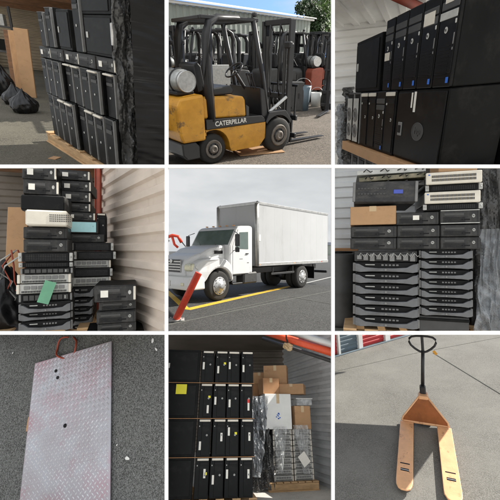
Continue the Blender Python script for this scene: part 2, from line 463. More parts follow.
def make_tower(style):
    """tower computer, base centre of its front at the origin, front towards -y"""
    w, h, d = .172, .448, .46
    t = thing('tower_computer', 'black tower computer', 'tower computer')
    case = bxo('case', 'black', t, [((0, d / 2 + .012, h / 2), (w, d, h))], .005)
    if style == 'work':            # workstation seen from the front
        bxo('front_panel', 'black2', t, [((0, .002, h / 2), (w - .004, .024, h - .004)), ((0, -.012, h * .44), (w * .9, .006, h * .58))], .004)
        b = B()
        for k in range(10): box(b, (-.01 + 0 * k, -.016, .05 + k * .016), (w * .62, .002, .004))
        mk('vent', b, 'black3', t)
        bxo('drive_bay', 'darkgrey', t, [((0, -.013, h - .07), (w * .86, .008, .036))], .002)
        bxo('drive_bay', 'darkgrey', t, [((0, -.013, h - .115), (w * .86, .008, .036))], .002)
        badge(t, -.01, h * .60, -.016, .015)
        bxo('power_button', 'silverp', t, [((.066, -.016, h - .15), (.012, .008, .02))], .003)
        bxo('port_strip', 'midgrey', t, [((.066, -.0165, h * .50), (.009, .002, .05)), ((.066, -.0165, h * .4), (.009, .002, .012))], .001)
        bxo('processor_sticker', 'labelb', t, [((.058, -.0165, .035), (.022, .001, .028))], 0)
    elif style == 'office':        # office tower with white tag on top (stood in tiers on the pallet)
        bxo('front_panel', 'black2', t, [((0, .002, h / 2), (w - .004, .024, h - .004)), ((.02, -.012, h * .5), (w * .62, .006, h * .92))], .004)
        bxo('drive_bay', 'black3', t, [((.02, -.0165, h - .07), (w * .58, .004, .03))], .002)
        badge(t, .035, h * .56, -.0155, .012)
        bxo('asset_tag', 'beige', t, [((.005, -.018, h - .022), (.14, .012, .026))], .003)
        bxo('power_button', 'silverp', t, [((-.062, -.012, h - .09), (.012, .008, .016))], .003)
    else:                          # side lying flat against the row, silver edge towards the viewer
        bxo('front_panel', 'black2', t, [((-.012, .002, h / 2), (w - .03, .024, h - .004))], .004)
        bxo('edge_strip', 'midgrey', t, [((w / 2 - .010, -.004, h / 2), (.013, .03, h * .97))], .005)
        bxo('lid_edge', 'darkgrey', t, [((.0, -.012, h - .010), (.16, .010, .012))], .003)
        bxo('drive_bay', 'black3', t, [((-.018, -.0115, h - .07), (w * .6, .006, .036))], .002)
        bxo('drive_bay', 'darkgrey', t, [((-.018, -.0115, h - .112), (w * .6, .006, .032))], .002)
        badge(t, -.02, h * .45, -.0115, .011, False)
    return proto(t)

def add_sticker(root, name, m, c, s, scope=None):
    return bxo(name, m, root, [(c, s)], 0)

def make_flat_case():
    """tower lying on its side, wide dark side panel towards -y"""
    w, h, d = .46, .448, .17
    t = thing('tower_computer', 'black tower computer', 'tower computer')
    bxo('case', 'black', t, [((0, d / 2, h / 2), (w, d, h))], .006)
    b = B(); box(b, (-.01, -.003, h / 2), (w * .9, .006, h * .86), bev=.003)
    mk('side_panel', b, 'black2', t)
    bxo('latch', 'silverp', t, [((-w * .38, -.009, h * .5), (.03, .008, .07))], .004)
    return proto(t)

def make_desktop(style):
    """slim desktop computer .34 x .1 x .38"""
    w, h, d = .34, .1, .38
    t = thing('desktop_computer', 'black slim desktop computer', 'desktop computer')
    bxo('case', 'charcoal' if style != 'plain' else 'black', t, [((0, d / 2 + .01, h / 2), (w, d, h - .002))], .004)
    bxo('front_panel', 'face', t, [((0, .004, h / 2), (w - .003, .02, h - .005))], .005)
    bxo('port_strip', 'black3', t, [((.06, -.0068, h * .3), (.05, .002, .010)), ((.02, -.0068, h * .3), (.014, .002, .010))], .0006)
    bxo('edge_seam', 'black3', t, [((0, -.0064, h * .93), (w * .96, .001, .002)), ((.148, -.0064, h * .5), (.002, .001, h * .8))], 0)
    bxo('drive_slot', 'darkgrey', t, [((-.05, -.007, h * .68), (.17, .003, .018))], .001)
    b = B()
    for k in range(6): box(b, (-.05, -.007, .014 + k * .0065), (.19, .002, .0025))
    mk('vent', b, 'black3', t)
    badge(t, .115, h * .55, -.006, .013, style != 'plain')
    if style == 'plain':
        bxo('paper_label', 'labelw', t, [((-.09, -.0095, h * .5), (.06, .001, .04))], 0)
        bxo('edge_strip', 'beige', t, [((.155, -.004, h * .5), (.02, .012, h * .8))], .003)
    return proto(t)

def make_server(style):
    """rack server .44 wide, .087 high"""
    w, h, d = .44, .087, .62
    t = thing('rack_server', 'rack server', 'rack server')
    dark = style in ('dark', 'ears', 'bezel', 'open')
    bxo('chassis', 'charcoal' if dark else 'silver', t, [((0, d / 2 + .012, h / 2), (w - .01, d, h - .003))], .003)
    if style == 'bezel':
        # dark front with a pale arch-shaped grip that widens at both ends
        bxo('front_panel', 'black3', t, [((0, .005, h / 2), (w - .02, .016, h - .008))], .002)
        b = B()
        hw = w / 2
        top = [(-hw, h * .86), (-hw * .86, h * .80), (-hw * .66, h * .50), (-hw * .3, h * .43), (hw * .3, h * .43), (hw * .66, h * .50), (hw * .86, h * .80), (hw, h * .86)]
        bot = [(hw, h * .12), (hw * .84, h * .03), (hw * .55, h * .10), (0, h * .13), (-hw * .55, h * .10), (-hw * .84, h * .03), (-hw, h * .12)]
        prism(b, top + bot, 'y', -.035, -.008, .004)
        mk('bezel', b, 'bezel', t)
        b = B()
        for k in range(5): box(b, (-.02 + k * .026, -.005, h * .70), (.018, .006, h * .16), bev=.002)
        mk('drive_tray', b, 'midgrey', t)
        b = B()
        box(b, (-.11, -.006, h * .72), (.07, .006, h * .1), bev=.002)
        mk('display', b, 'silverp', t)
        badge(t, 0, h * .28, -.036, .009, False, 'midgrey')
        bxo('ear', 'midgrey', t, [((-hw - .006, 0, h / 2), (.02, .02, h * .8))], .003)
        bxo('ear', 'midgrey', t, [((hw + .006, 0, h / 2), (.02, .02, h * .8))], .003)
    elif style == 'ears':
        bxo('front_panel', 'black3', t, [((0, .005, h / 2), (w - .04, .016, h - .012))], .002)
        b = B()
        for i in range(24):
            for k in range(4): box(b, (-.172 + i * .015, -.0045, .02 + k * .014), (.009, .003, .008))
        mk('grille', b, 'charcoal', t)
        for sx in (-1, 1):
            e = bxo('ear', 'silverp', t, [((sx * (w / 2 + .004), -.004, h / 2), (.032, .02, h * .88))], .005)
            bxo('thumb_screw', 'silver', e, [((sx * (w / 2 + .004), -.018, h / 2), (.012, .014, .016))], .004)
    elif style == 'silver':
        bxo('front_panel', 'silverp', t, [((0, .005, h / 2), (w - .02, .016, h - .008))], .003)
        b = B()
        for i in range(6):
            box(b, (-.15 + i * .06, -.006, h * .62), (.05, .008, h * .34), bev=.002)
        mk('drive_tray', b, 'midgrey', t)
        b = B()
        for i in range(30): box(b, (-.19 + i * .013, -.0045, h * .22), (.007, .004, h * .2))
        mk('grille', b, 'black3', t)
        for sx in (-1, 1):
            bxo('ear', 'beige', t, [((sx * (w / 2 + .004), -.004, h / 2), (.026, .02, h * .92))], .004)
    elif style == 'dark':
        bxo('front_panel', 'black2', t, [((0, .005, h / 2), (w - .01, .016, h - .006))], .003)
        b = B()
        for i in range(8):
            box(b, (-.175 + i * .05, -.006, h * .5), (.043, .008, h * .62), bev=.002)
        mk('drive_tray', b, 'darkgrey', t)
        bxo('lamp_strip', 'silverp', t, [((.17, -.0115, h * .5), (.01, .002, h * .4))], .0008)
        for sx in (-1, 1):
            bxo('ear', 'midgrey', t, [((sx * (w / 2 + .004), -.002, h / 2), (.02, .02, h * .9))], .004)
    elif style == 'grill':
        bxo('front_panel', 'beige', t, [((0, .002, h / 2), (w, .03, h))], .006)
        b = B()
        for i in range(34):
            for k in range(2): box(b, (-.17 + i * .0103, -.0145, .030 + k * .026), (.0055, .004, .018))
        mk('grille', b, 'black3', t)
        bxo('badge', 'labelb', t, [((-.195, -.0145, h * .8), (.014, .003, .008))], 0)
    elif style == 'open':
        b = B()
        for i in range(9): box(b, (-.18 + i * .045, .0, h * .4), (.034, .03, h * (.4 + .3 * (i % 3) / 2)), bev=.003)
        mk('drive_tray', b, 'midgrey', t)
        b = B()
        rr = random.Random(3)
        for i in range(9):
            x0 = -.19 + i * .045
            tube(b, [(x0, -.01, h * .3), (x0 + .02, -.03, h * .8), (x0 + .04, -.02, h * .5), (x0 + .06, .0, h * rr.uniform(.5, .95))], .003, 6)
        mk('wiring', b, 'silverp', t)
    return proto(t)

def make_carton(w, d, h, m='card', tape=True, flap=False):
    t = thing('cardboard_box', 'brown cardboard box', 'cardboard box')
    bxo('carton', m, t, [((0, d / 2, h / 2), (w, d, h))], .004)
    if tape:
        bxo('tape', 'tape', t, [((0, d / 2, h + .0005), (.05, d * 1.002, .001)), ((0, -.0006, h * .86), (.05, .001, h * .28))], 0)
    return t

def make_pallet(w=1.2, d=1.0, h=.12, m='wood'):
    t = thing('wooden_pallet', 'wooden pallet', 'pallet')
    for i in range(7):
        x = -w / 2 + .05 + i * (w - .1) / 6
        bxo('deck_board', m, t, [((x, d / 2, h - .009), (.1, d, .018))], .003)
    for y in (.04, d / 2, d - .04):
        bxo('stringer', m, t, [((0, y, h / 2 - .004), (w, .06, h - .032))], .004)
    bxo('bottom_board', m, t, [((0, .04, .006), (w, .1, .012))], .002)
    bxo('bottom_board', m, t, [((0, d - .04, .006), (w, .1, .012))], .002)
    return t

T_work = make_tower('work'); T_office = make_tower('office'); T_edge = make_tower('edge'); T_flat = make_flat_case()
D_hp = make_desktop('hp'); D_plain = make_desktop('plain')
S_bezel = make_server('bezel'); S_ears = make_server('ears'); S_silver = make_server('silver')
S_dark = make_server('dark'); S_grill = make_server('grill'); S_open = make_server('open')
# ------------------------------------------------------------------ the white lattice between the bays
D0 = 3.0
b = B()
gw = 3.4 / F * D0
def sl(px): return (px - 250) / F * D0
o0, o1 = -.86 * D0, .86 * D0
for px in CUT:
    box(b, (sl(px), D0 + .012, EYE.z), (gw, .024, (o1 - o0) - .02), bev=.002)
vert = mk('upright', b, 'white_frame')
b = B()
xs = [o0, sl(CUT[0]), sl(CUT[1]), o1]
for py in CUT:
    z = EYE.z - sl(py)
    for i in range(3):
        box(b, ((xs[i] + xs[i + 1]) / 2, D0 + .012, z), (xs[i + 1] - xs[i] - gw, .020, gw), bev=.002)
rail = mk('crossbar', b, 'white_frame')
b = B()
for x in (o0, o1): box(b, (x, D0 + .03, EYE.z / 2 + o1 / 2), (.1, .12, EYE.z + o1), bev=.004)
for z in (EYE.z + o0, EYE.z + o1): box(b, (0, D0 + .03, z), (o1 - o0 - .1, .12, .1), bev=.004)
frm = mk('outer_frame', b, 'white_frame')
lat = thing('display_lattice', 'white lattice of thin bars that parts the nine scenes three by three', 'lattice')
for o in (vert, rail, frm): o.parent = lat
b = B(); box(b, (0, 150, -.05), (700, 700, .1))
tag(mk('ground', b, 'dirtg'), kind='structure')

# ================================================================== BAY: row of towers in a container (top left)
P1 = Bay(0, 0, 1.10, 5.0, 1.5, roll=5)
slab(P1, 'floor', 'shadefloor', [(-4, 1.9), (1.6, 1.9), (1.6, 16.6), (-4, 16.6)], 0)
A = Vector((.25, 3.1, 0)); Bv = Vector((-.46, 4.9, 0))
dv = (Bv - A).normalized(); nrm = Vector((-dv.y, dv.x, 0))   # nrm points left-back; the front faces -nrm side? fixed below
fn = Vector((-dv.y, dv.x, 0))
if fn.dot(-A) < 0: fn = -fn
fn = fn.normalized()
yawr = math.degrees(math.atan2(fn.x, -fn.y))                 # rotation that turns -y onto fn
pal = make_pallet(1.9, .8, .12)
tag(pal, 'worn pale wooden pallet under the row of stacked black towers', 'pallet')
P1.put(pal, (A + dv * .9) + fn * .05 + Vector((0, 0, 0)), yawr)
n = 8
names = ['nearest the wrapped corner', 'second from the wrapped corner', 'third from the wrapped corner', 'fourth from the wrapped corner', 'fourth from the far end', 'third from the far end', 'next to the far end', 'at the far end']
for tier in range(2):
    for i in range(n):
        hi = (tier == 0)
        p = A + dv * (.11 + i * .212) + Vector((0, 0, .12 + .45 * (1 - tier)))
        L = 'black tower with silver edge strip in the %s tier, %s' % (['upper full', 'bottom'][tier], names[i])
        TT = P1.inst(T_edge, p + fn * (.012 * ((i * 7 + tier * 3) % 4)), yawr, L, 'towers stacked in the container row', sc=(1, 1, .76 if hi else 1))
        if (i * 5 + tier) % 3 != 1 and i < 6:
            bxo('pale_handle', 'beige', TT, [((.0, -.030, .43), (.15, .026, .020)), ((-.062, -.014, .43), (.018, .03, .022)), ((.062, -.014, .43), (.018, .03, .022))], .007)
zt = .12 + .9
for k in range(5):
    P1.inst([D_plain, D_hp][k % 2], A + dv * (.18 + k * .345) + fn * (.01 * (k % 2)) + Vector((0, 0, .12 + .45 + .342)), yawr, 'flat desktop lying between the upright tiers, ' + ['at the wrapped corner', 'next to the corner one', 'in the middle of the row', 'next to the far end one', 'at the far end'][k], 'flat desktops between the tiers', sc=(1, 1, 1.05))
HB_ = ['grab_handle', 'silver', None, [((.235, -.012, .25), (.03, .03, .24)), ((.226, .02, .36), (.02, .06, .02)), ((.226, .02, .14), (.02, .06, .02))], .01]
HB_[2] = P1.inst(T_flat, A + dv * .27 + Vector((0, 0, zt)), yawr, 'black tower lying with its broad side panel outwards, silver grab handle at the wrapped corner', 'flat sided towers on the top tier', sc=(1.12, 1, .62))
bxo(*HB_)
P1.inst(T_flat, A + dv * .29 + Vector((0, 0, zt + .28)), yawr, 'black broad sided tower lying highest at the corner under the container roof', 'flat sided towers on the top tier', sc=(1.12, 1, .62))
P1.inst(T_flat, A + dv * .98 + Vector((0, 0, zt)), yawr, 'dented black side panel tower lying above the middle of the row', 'flat sided towers on the top tier', sc=(.62, 1, .7))
for j, (dd, lab) in enumerate(((.64, 'upright top tier tower with pale handle right beside the broad side panels'), (1.30, 'upright black tower near the far end of the top tier'), (1.52, 'last upright tower of the top tier, beside the brown boards'))):
    P1.inst(T_edge, A + dv * dd + Vector((0, 0, zt)), yawr, lab, 'upright towers on the top tier', sc=(1, 1, (.98, .74, .66)[j]))
# stretch film on the near corner
b = B(); crumple(b, .26, 1.75, .05, 26, 120, 16, 3)
o = mk('stretch_film', b, 'wrapmix'); tag(o, 'shiny crinkled stretch film hanging down the corner of the tower row', 'plastic film')
P1.put(o, A + Vector((.115, -.06, .06)), 12)
b = B(); crumple(b, .2, 1.75, .06, 20, 110, 18, 13)
o = mk('stretch_film', b, 'wrapmix'); tag(o, 'grey bunched stretch film strip between the towers and the black wrapped pallet', 'plastic film')
P1.put(o, A + Vector((.22, -.1, .06)), -8)
# black wrapped pallet load
t = thing('wrapped_load', 'tall pallet load tightly wrapped in black stretch film', 'wrapped pallet')
b = B(); box(b, (0, .35, .95), (.62, .6, 1.9), bev=.03, seg=2); mk('load', b, 'wrapload', t)
b = B()
g = []
nx, nz = 46, 150
for i in range(nx + 1):
    row = []
    for k in range(nz + 1):
        u = (i / nx - .5) * .66; z = k / nz * 1.9
        dsp = .012 * noise.noise(Vector((u * 2.2, 1, (z + u * .25) * 26))) + .010 * noise.noise(Vector((u * 6, 4, (z - u * .5) * 9)))
        row.append(b.verts.new((u, .02 - dsp - .01 * abs(noise.noise(Vector((u * 1.5, 8, z * 60)))), z)))
    g.append(row)
for i in range(nx):
    for k in range(nz):
        f = b.faces.new((g[i][k], g[i + 1][k], g[i + 1][k + 1], g[i][k + 1])); f.smooth = True
mk('film_layer', b, 'wrapload', t)
P1.put(t, (.66, 2.75, 0), -6)
# container shell and roof
wl = P1.gnd(-60, 420); 
wall(P1, 'container_wall', 'wallw', (-2.6, 1.9), (-2.9, 16.3), 0, 2.0, 'white corrugated side wall of the container behind the leaning boards')
wall(P1, 'container_wall', 'tan', (-3.4, 16.2), (1.8, 16.2), 0, 2.0, 'far end wall of the container beyond the tower row')
wall(P1, 'container_wall', 'walldim', (.3, 16.1), (1.75, 2.9), 0, 2.0, 'added dim right hand container wall, unseen behind the tower row')  # unseen from the camera; put back to keep the sun out
t = thing('container_roof', 'white corrugated container roof on brown steel rafters', 'roof')
b = B(); box(b, (-.8, 9.1, 2.72), (4.8, 14.6, .04)); mk('roof_sheet', b, 'walltan', t)
b = B()
for k in range(72): box(b, (-.8, 1.9 + k * .2, 2.69), (4.7, .09, .03))
mk('roof_rib', b, 'wallw', t)
for y in (4.4, 7.0, 9.6, 12.2, 14.8):
    bxo('rafter', 'woodd', t, [((-.8, y, 2.6), (4.6, .12, .2))], .004)
bxo('purlin', 'redsteel', t, [((-2.5, 9, 2.45), (.08, 13.8, .16))], .004)
P1.put(t, (0, 0, -.72), 0)
# boards and clutter behind
for k, (zx, y, hh, wd, ml, lab) in enumerate(((60, 9.2, 1.15, .16, 'ply', 'narrow plywood board leaning behind the tower row'), (84, 8.6, 1.2, .26, 'card', 'wide orange brown board leaning nearest the towers'), (46, 9.8, 1.15, .14, 'woodd', 'darker board farthest left of the leaning boards'))):
    q = P1.at(zx, 262, y)
    b = B(); box(b, (0, 0, hh / 2), (wd, .03, hh), bev=.004)
    o = mk('leaning_board', b, ml); tag(o, lab, 'board', 'boards leaning in the container'); P1.put(o, (q.x, q.y, 0), -20, -6)
for k, (zx, y, lab) in enumerate(((18, 8.6, 'large black bag slumped at the container wall'), (48, 7.6, 'black bag beside the leaning boards'), (70, 6.8, 'small black bag nearest the tower row'))):
    q = P1.gnd(zx, 300, 0) if False else P1.at(zx, 300, y)
    b = B(); bmesh.ops.create_icosphere(b, subdivisions=5, radius=.2)
    for v in b.verts:
        v.co *= 1 + .28 * noise.noise(v.co * 5 + Vector((k * 9, 0, 0))) + .1 * noise.noise(v.co * 14) + .015 * noise.noise(v.co * 34)
        v.co.z = max(-.16, v.co.z) * (1.6 if k == 0 else .85)
    mz = min(v.co.z for v in b.verts); hz = max(v.co.z for v in b.verts)
    for v in b.verts:
        t_ = max(0, (v.co.z - mz) / (hz - mz) - .45) / .55
        sq = 1 - .85 * t_ ** 1.3 + (.12 if t_ > .93 else 0)
        v.co.x *= sq; v.co.y *= sq
        an = math.atan2(v.co.y, v.co.x); fo = 1 + .09 * t_ * math.sin(an * 9) + .03 * math.sin(an * 17 + v.co.z * 30)
        v.co.x *= fo; v.co.y *= fo
        v.co.z += .12 * (hz - mz) * t_ ** 3
    for v in b.verts: v.co.z -= mz
    for f in b.faces: f.smooth = True
    o = mk('rubbish_bag', b, 'wrapblack'); tag(o, lab, 'bag', 'black bags on the container floor'); P1.put(o, (q.x, q.y, .0), 0)
t = thing('shelf_rack', 'dark steel rack with hanging clutter at the far left of the container', 'rack')
bxo('post', 'blackp', t, [((-.25, 0, .8), (.05, .05, 1.6))]); bxo('post', 'blackp', t, [((.25, 0, .8), (.05, .05, 1.6))])
bxo('shelf', 'darkgrey', t, [((0, .2, .7), (.5, .4, .03))]); bxo('shelf', 'darkgrey', t, [((0, .2, 1.2), (.5, .4, .03))])
bxo('bin', 'silverp', t, [((-.05, .15, 1.33), (.3, .2, .22))]); bxo('bin', 'black', t, [((.05, .15, .84), (.3, .2, .22))])
q = P1.at(22, 200, 10.5); P1.put(t, (q.x, q.y, 0), -8)
# paper debris along the pallet
for k, (a, c, m_) in enumerate(((.35, .25, 'card'), (.75, .2, 'wood'), (1.1, .22, 'card'))):
    b = B(); box(b, (0, 0, .004), (.16 - .03 * k, .08, .006))
    o = mk('scrap', b, m_); tag(o, ['torn cardboard scrap on the floor at the near pallet end', 'wood splinter on the floor at mid pallet', 'small cardboard scrap on the floor farther along the pallet'][k], 'scrap', 'scraps along the pallet')
    P1.put(o, A + dv * a + fn * c, 30 * k)
# ================================================================== BAY: towers on a shelf seen close (top right)
P3 = Bay(2, 0, 1.13, 0, 1.98, roll=-5)
A = Vector((.17, 2.25, 0)); Bv = Vector((-.60, 3.75, 0))
dv = (Bv - A).normalized(); fn = Vector((-dv.y, dv.x, 0))
if fn.dot(-A) < 0: fn = -fn
yawr = math.degrees(math.atan2(fn.x, -fn.y)); sd = -fn
pal = make_pallet(1.75, 1.0, .12); tag(pal, 'wooden pallet at the very bottom under the towers by the white ribbed wall', 'pallet')
P3.put(pal, A + dv * .86, yawr)
# third tier, pale fronts
for i in range(9):
    L = 'grey fronted tower under the long brown board, ' + ['directly at the near corner', 'second from the near corner', 'third from the near corner', 'fourth from the near corner', 'in the very middle of the row', 'fourth from the wall end', 'third from the wall end', 'second from the wall end', 'closest to the white wall'][i]
    o = P3.inst(T_edge, A + dv * (.10 + i * .182) + Vector((0, 0, .12)), yawr, L, 'towers below the brown board')
t = thing('shelf_board', 'long brown board laid between the lower tiers of towers', 'board')
bxo('board', 'ply', t, [((0, .22, .035), (1.72, .52, .07))], .004)
bxo('edge_lip', 'card', t, [((0, -.046, .03), (1.72, .012, .085))], .003)
P3.put(t, A + dv * .84 + Vector((0, 0, .572)), yawr)
zb = .648
# second tier: one case lies broadside, then narrow ones
t = thing('tower_computer', 'black broadside tower with a round raised emblem at the near corner of the middle tier', 'tower computer')
w_, h_, d_ = .46, .446, .34
bxo('case', 'black', t, [((0, d_ / 2, h_ / 2), (w_, d_, h_))], .006)
bxo('side_panel', 'black2', t, [((0, -.004, h_ / 2), (w_ * .96, .008, h_ * .94))], .004)
e = bxo('latch', 'midgrey', t, [((-.165, -.010, .2), (.045, .008, .09))], .004)
bxo('latch_recess', 'black3', e, [((-.165, -.0155, .2), (.028, .004, .05))], .002)
b = B(); lathe(b, [(.056, -.008), (.056, -.011), (.051, -.011), (.051, -.009)], (.02, 0, .2), 'y', 36)
o = mk('emblem', b, 'darkgrey', t)
lettering('emblem_lettering', 'hp', .062, 'darkgrey', o, (.02, -.0105, .203), (90, 0, 0), .0012)
bxo('paper_tag', 'labelw', t, [((-.035, -.0095, .375), (.02, .001, .12))], 0)
bxo('paper_tag', 'labelw', t, [((-.065, -.0095, .385), (.014, .001, .09))], 0)
P3.put(t, A + dv * .305 + Vector((0, 0, zb)), yawr, sc=(1.3, 1, 1))
for i in range(6):
    L = 'tower in the middle tier, ' + ['right beside the broadside case with the emblem', 'plain, second from the broadside case', 'plain, third from the broadside case', 'with pale top edge, halfway to the wall end', 'grey vented, second from the wall end', 'grey vented, at the wall end'][i]
    o = P3.inst([T_office, T_work, T_office, T_office, T_edge, T_edge][i], A + dv * (.70 + i * .172) + Vector((0, 0, zb)), yawr, L, 'narrow towers of the middle tier')
# second tier of pale rear panels: round fans
    if i > 3:
        b = B()
        for zz in (.12, .26): lathe(b, [(.06, -.030), (.06, -.034), (.052, -.034), (.052, -.031)], (-.01, 0, zz), 'y', 28)
        for zz in (.12, .26): lathe(b, [(.034, -.030), (.034, -.034), (.028, -.034), (.028, -.031)], (-.01, 0, zz), 'y', 28)
        mk('fan_ring', b, 'midgrey', o)
        bxo('back_plate', 'silverp', o, [((-.01, -.026, .21), (.13, .006, .38))], .002)
zc = zb + .45
# top tier
for i in range(5):
    L = 'tall black tower of the top tier, ' + ['at the near corner, with silver drive', 'second from the corner, with large beige label', 'third from the near corner, without a label', 'fourth from the near corner, without a label', 'narrowest, beside the blank slab case'][i]
    o = P3.inst(T_work, A + dv * (.092 + i * .182 - (.008 if i == 4 else 0)) + Vector((0, 0, zc)), yawr, L, 'workstations in the top tier', sc=(1.02 if i < 4 else .8, .74, 1.02))
    if i == 0:
        bxo('paper_label', 'beige', o, [((-.01, -.018, .405), (.07, .002, .035))], 0)
        bxo('drive_face', 'silverp', o, [((0, -.019, .333), (.15, .004, .034))], .002)
    if i == 1: bxo('paper_label', 'beige', o, [((-.01, -.018, .35), (.11, .002, .06))], 0)
    if i == 4: bxo('paper_label', 'beige', o, [((-.01, -.018, .22), (.10, .002, .05))], 0)
o = P3.inst(T_flat, A + dv * 1.24 + Vector((0, 0, zc)), yawr, 'blank black slab case standing at the wall end of the top tier', 'workstations in the top tier', sc=(1.2, 1, .9))
# side row going away to the right
for k in range(2):
    for tier, z0 in enumerate((zb, zc)):
        o = P3.inst(T_work, A + sd * (.46 + k * .19) - dv * .02 + Vector((0, 0, z0)), yawr + 90, ['%s of two sideways towers in the %s tier beside the black film' % (['nearer', 'farther'][k], ['middle', 'top'][tier])][0], 'towers behind the near corner')
# black film on the right side and a bundle of film at the wall end
b = B(); crumple(b, 1.3, 1.3, .035, 80, 110, 16, 5, lambda u, v, x, z: (x + .10 * noise.noise(Vector((1, 2, z * 4))) + .12 * v, z))
o = mk('stretch_film', b, 'wrapblack'); tag(o, 'glossy black crinkled film over the right side of the tower stack', 'plastic film')
P3.put(o, A + sd * .98 - dv * .07 + Vector((0, 0, .1)), yawr + 90)
b = B(); crumple(b, .12, .95, .07, 16, 90, 22, 6)
o = mk('stretch_film', b, 'wrapmix'); tag(o, 'dark bunched film hanging down beside the white ribbed wall', 'plastic film')
P3.put(o, A + dv * 1.76 + fn * .03 + Vector((0, 0, .2)), yawr)
b = B(); crumple(b, .10, .85, .06, 14, 90, 20, 16)
o = mk('stretch_film', b, 'wrapgrey'); tag(o, 'clear bunched film hanging in front of the dark film by the white wall', 'plastic film')
P3.put(o, A + dv * 1.78 + fn * .07 + Vector((0, 0, .15)), yawr)
wall(P3, 'container_wall', 'wallw', (-1.7, 3.7), (2.4, 5.2), 0, 1.8, 'bright white ribbed back wall behind the black towers', pitch=.12, depth=.03)
t = thing('container_roof', 'white ribbed roof above the black towers with a red beam', 'roof')
b = B(); box(b, (.2, 4.3, 1.74), (5.4, 3.2, .03)); mk('roof_sheet', b, 'wallw', t)
b = B()
for k in range(34): box(b, (-2.2 + k * .145, 4.3, 1.715), (.05, 3.2, .025))
mk('roof_rib', b, 'wallw', t)
b = B(); tube(b, [P3.at(150, -30, 2.95), P3.at(290, 36, 3.5)], .036, 4); mk('beam', b, 'redsteel', t)
P3.put(t)
# ================================================================== BAY: forklift yard (top middle)
P2 = Bay(1, 0, 1.55, 4.0, 1.7)
slab(P2, 'yard_ground', 'yardgrit', [(-3, 3.5), (3, 3.5), (14, 40), (-14, 40)], 0)

def wheel(t, x, y, r, w, side, hub='rim'):
    b = B(); lathe(b, [(r * .62, 0), (r * .9, 0), (r, w * .12), (r, w * .88), (r * .9, w), (r * .62, w)], (x, y, r), 'y', 40)
    o = mk('wheel', b, 'rubber', t)
    b = B()
    f = -.0 if side < 0 else w
    s_ = 1 if side < 0 else -1
    lathe(b, [(r * .64, f - s_ * .001), (r * .61, f - s_ * .022), (r * .54, f - s_ * .020), (r * .48, f - s_ * .006), (r * .30, f - s_ * .008), (r * .26, f - s_ * .035), (r * .12, f - s_ * .045), (r * .10, f - s_ * .03)], (x, y, r), 'y', 32)
    h = mk('rim', b, hub, o)
    b = B()
    for k in range(6):
        a = k * math.pi / 3
        cyl(b, (x + r * .36 * math.cos(a), y + f - s_ * .026, r + r * .36 * math.sin(a)), (x + r * .36 * math.cos(a), y + f - s_ * .004, r + r * .36 * math.sin(a)), r * .045, 8)
    lathe(b, [(r * .42, f - s_ * .0085), (r * .42, f - s_ * .0105), (r * .1, f - s_ * .0105)], (x, y, r), 'y', 24)
    mk('wheel_nuts', b, 'blackp', h)
    return o

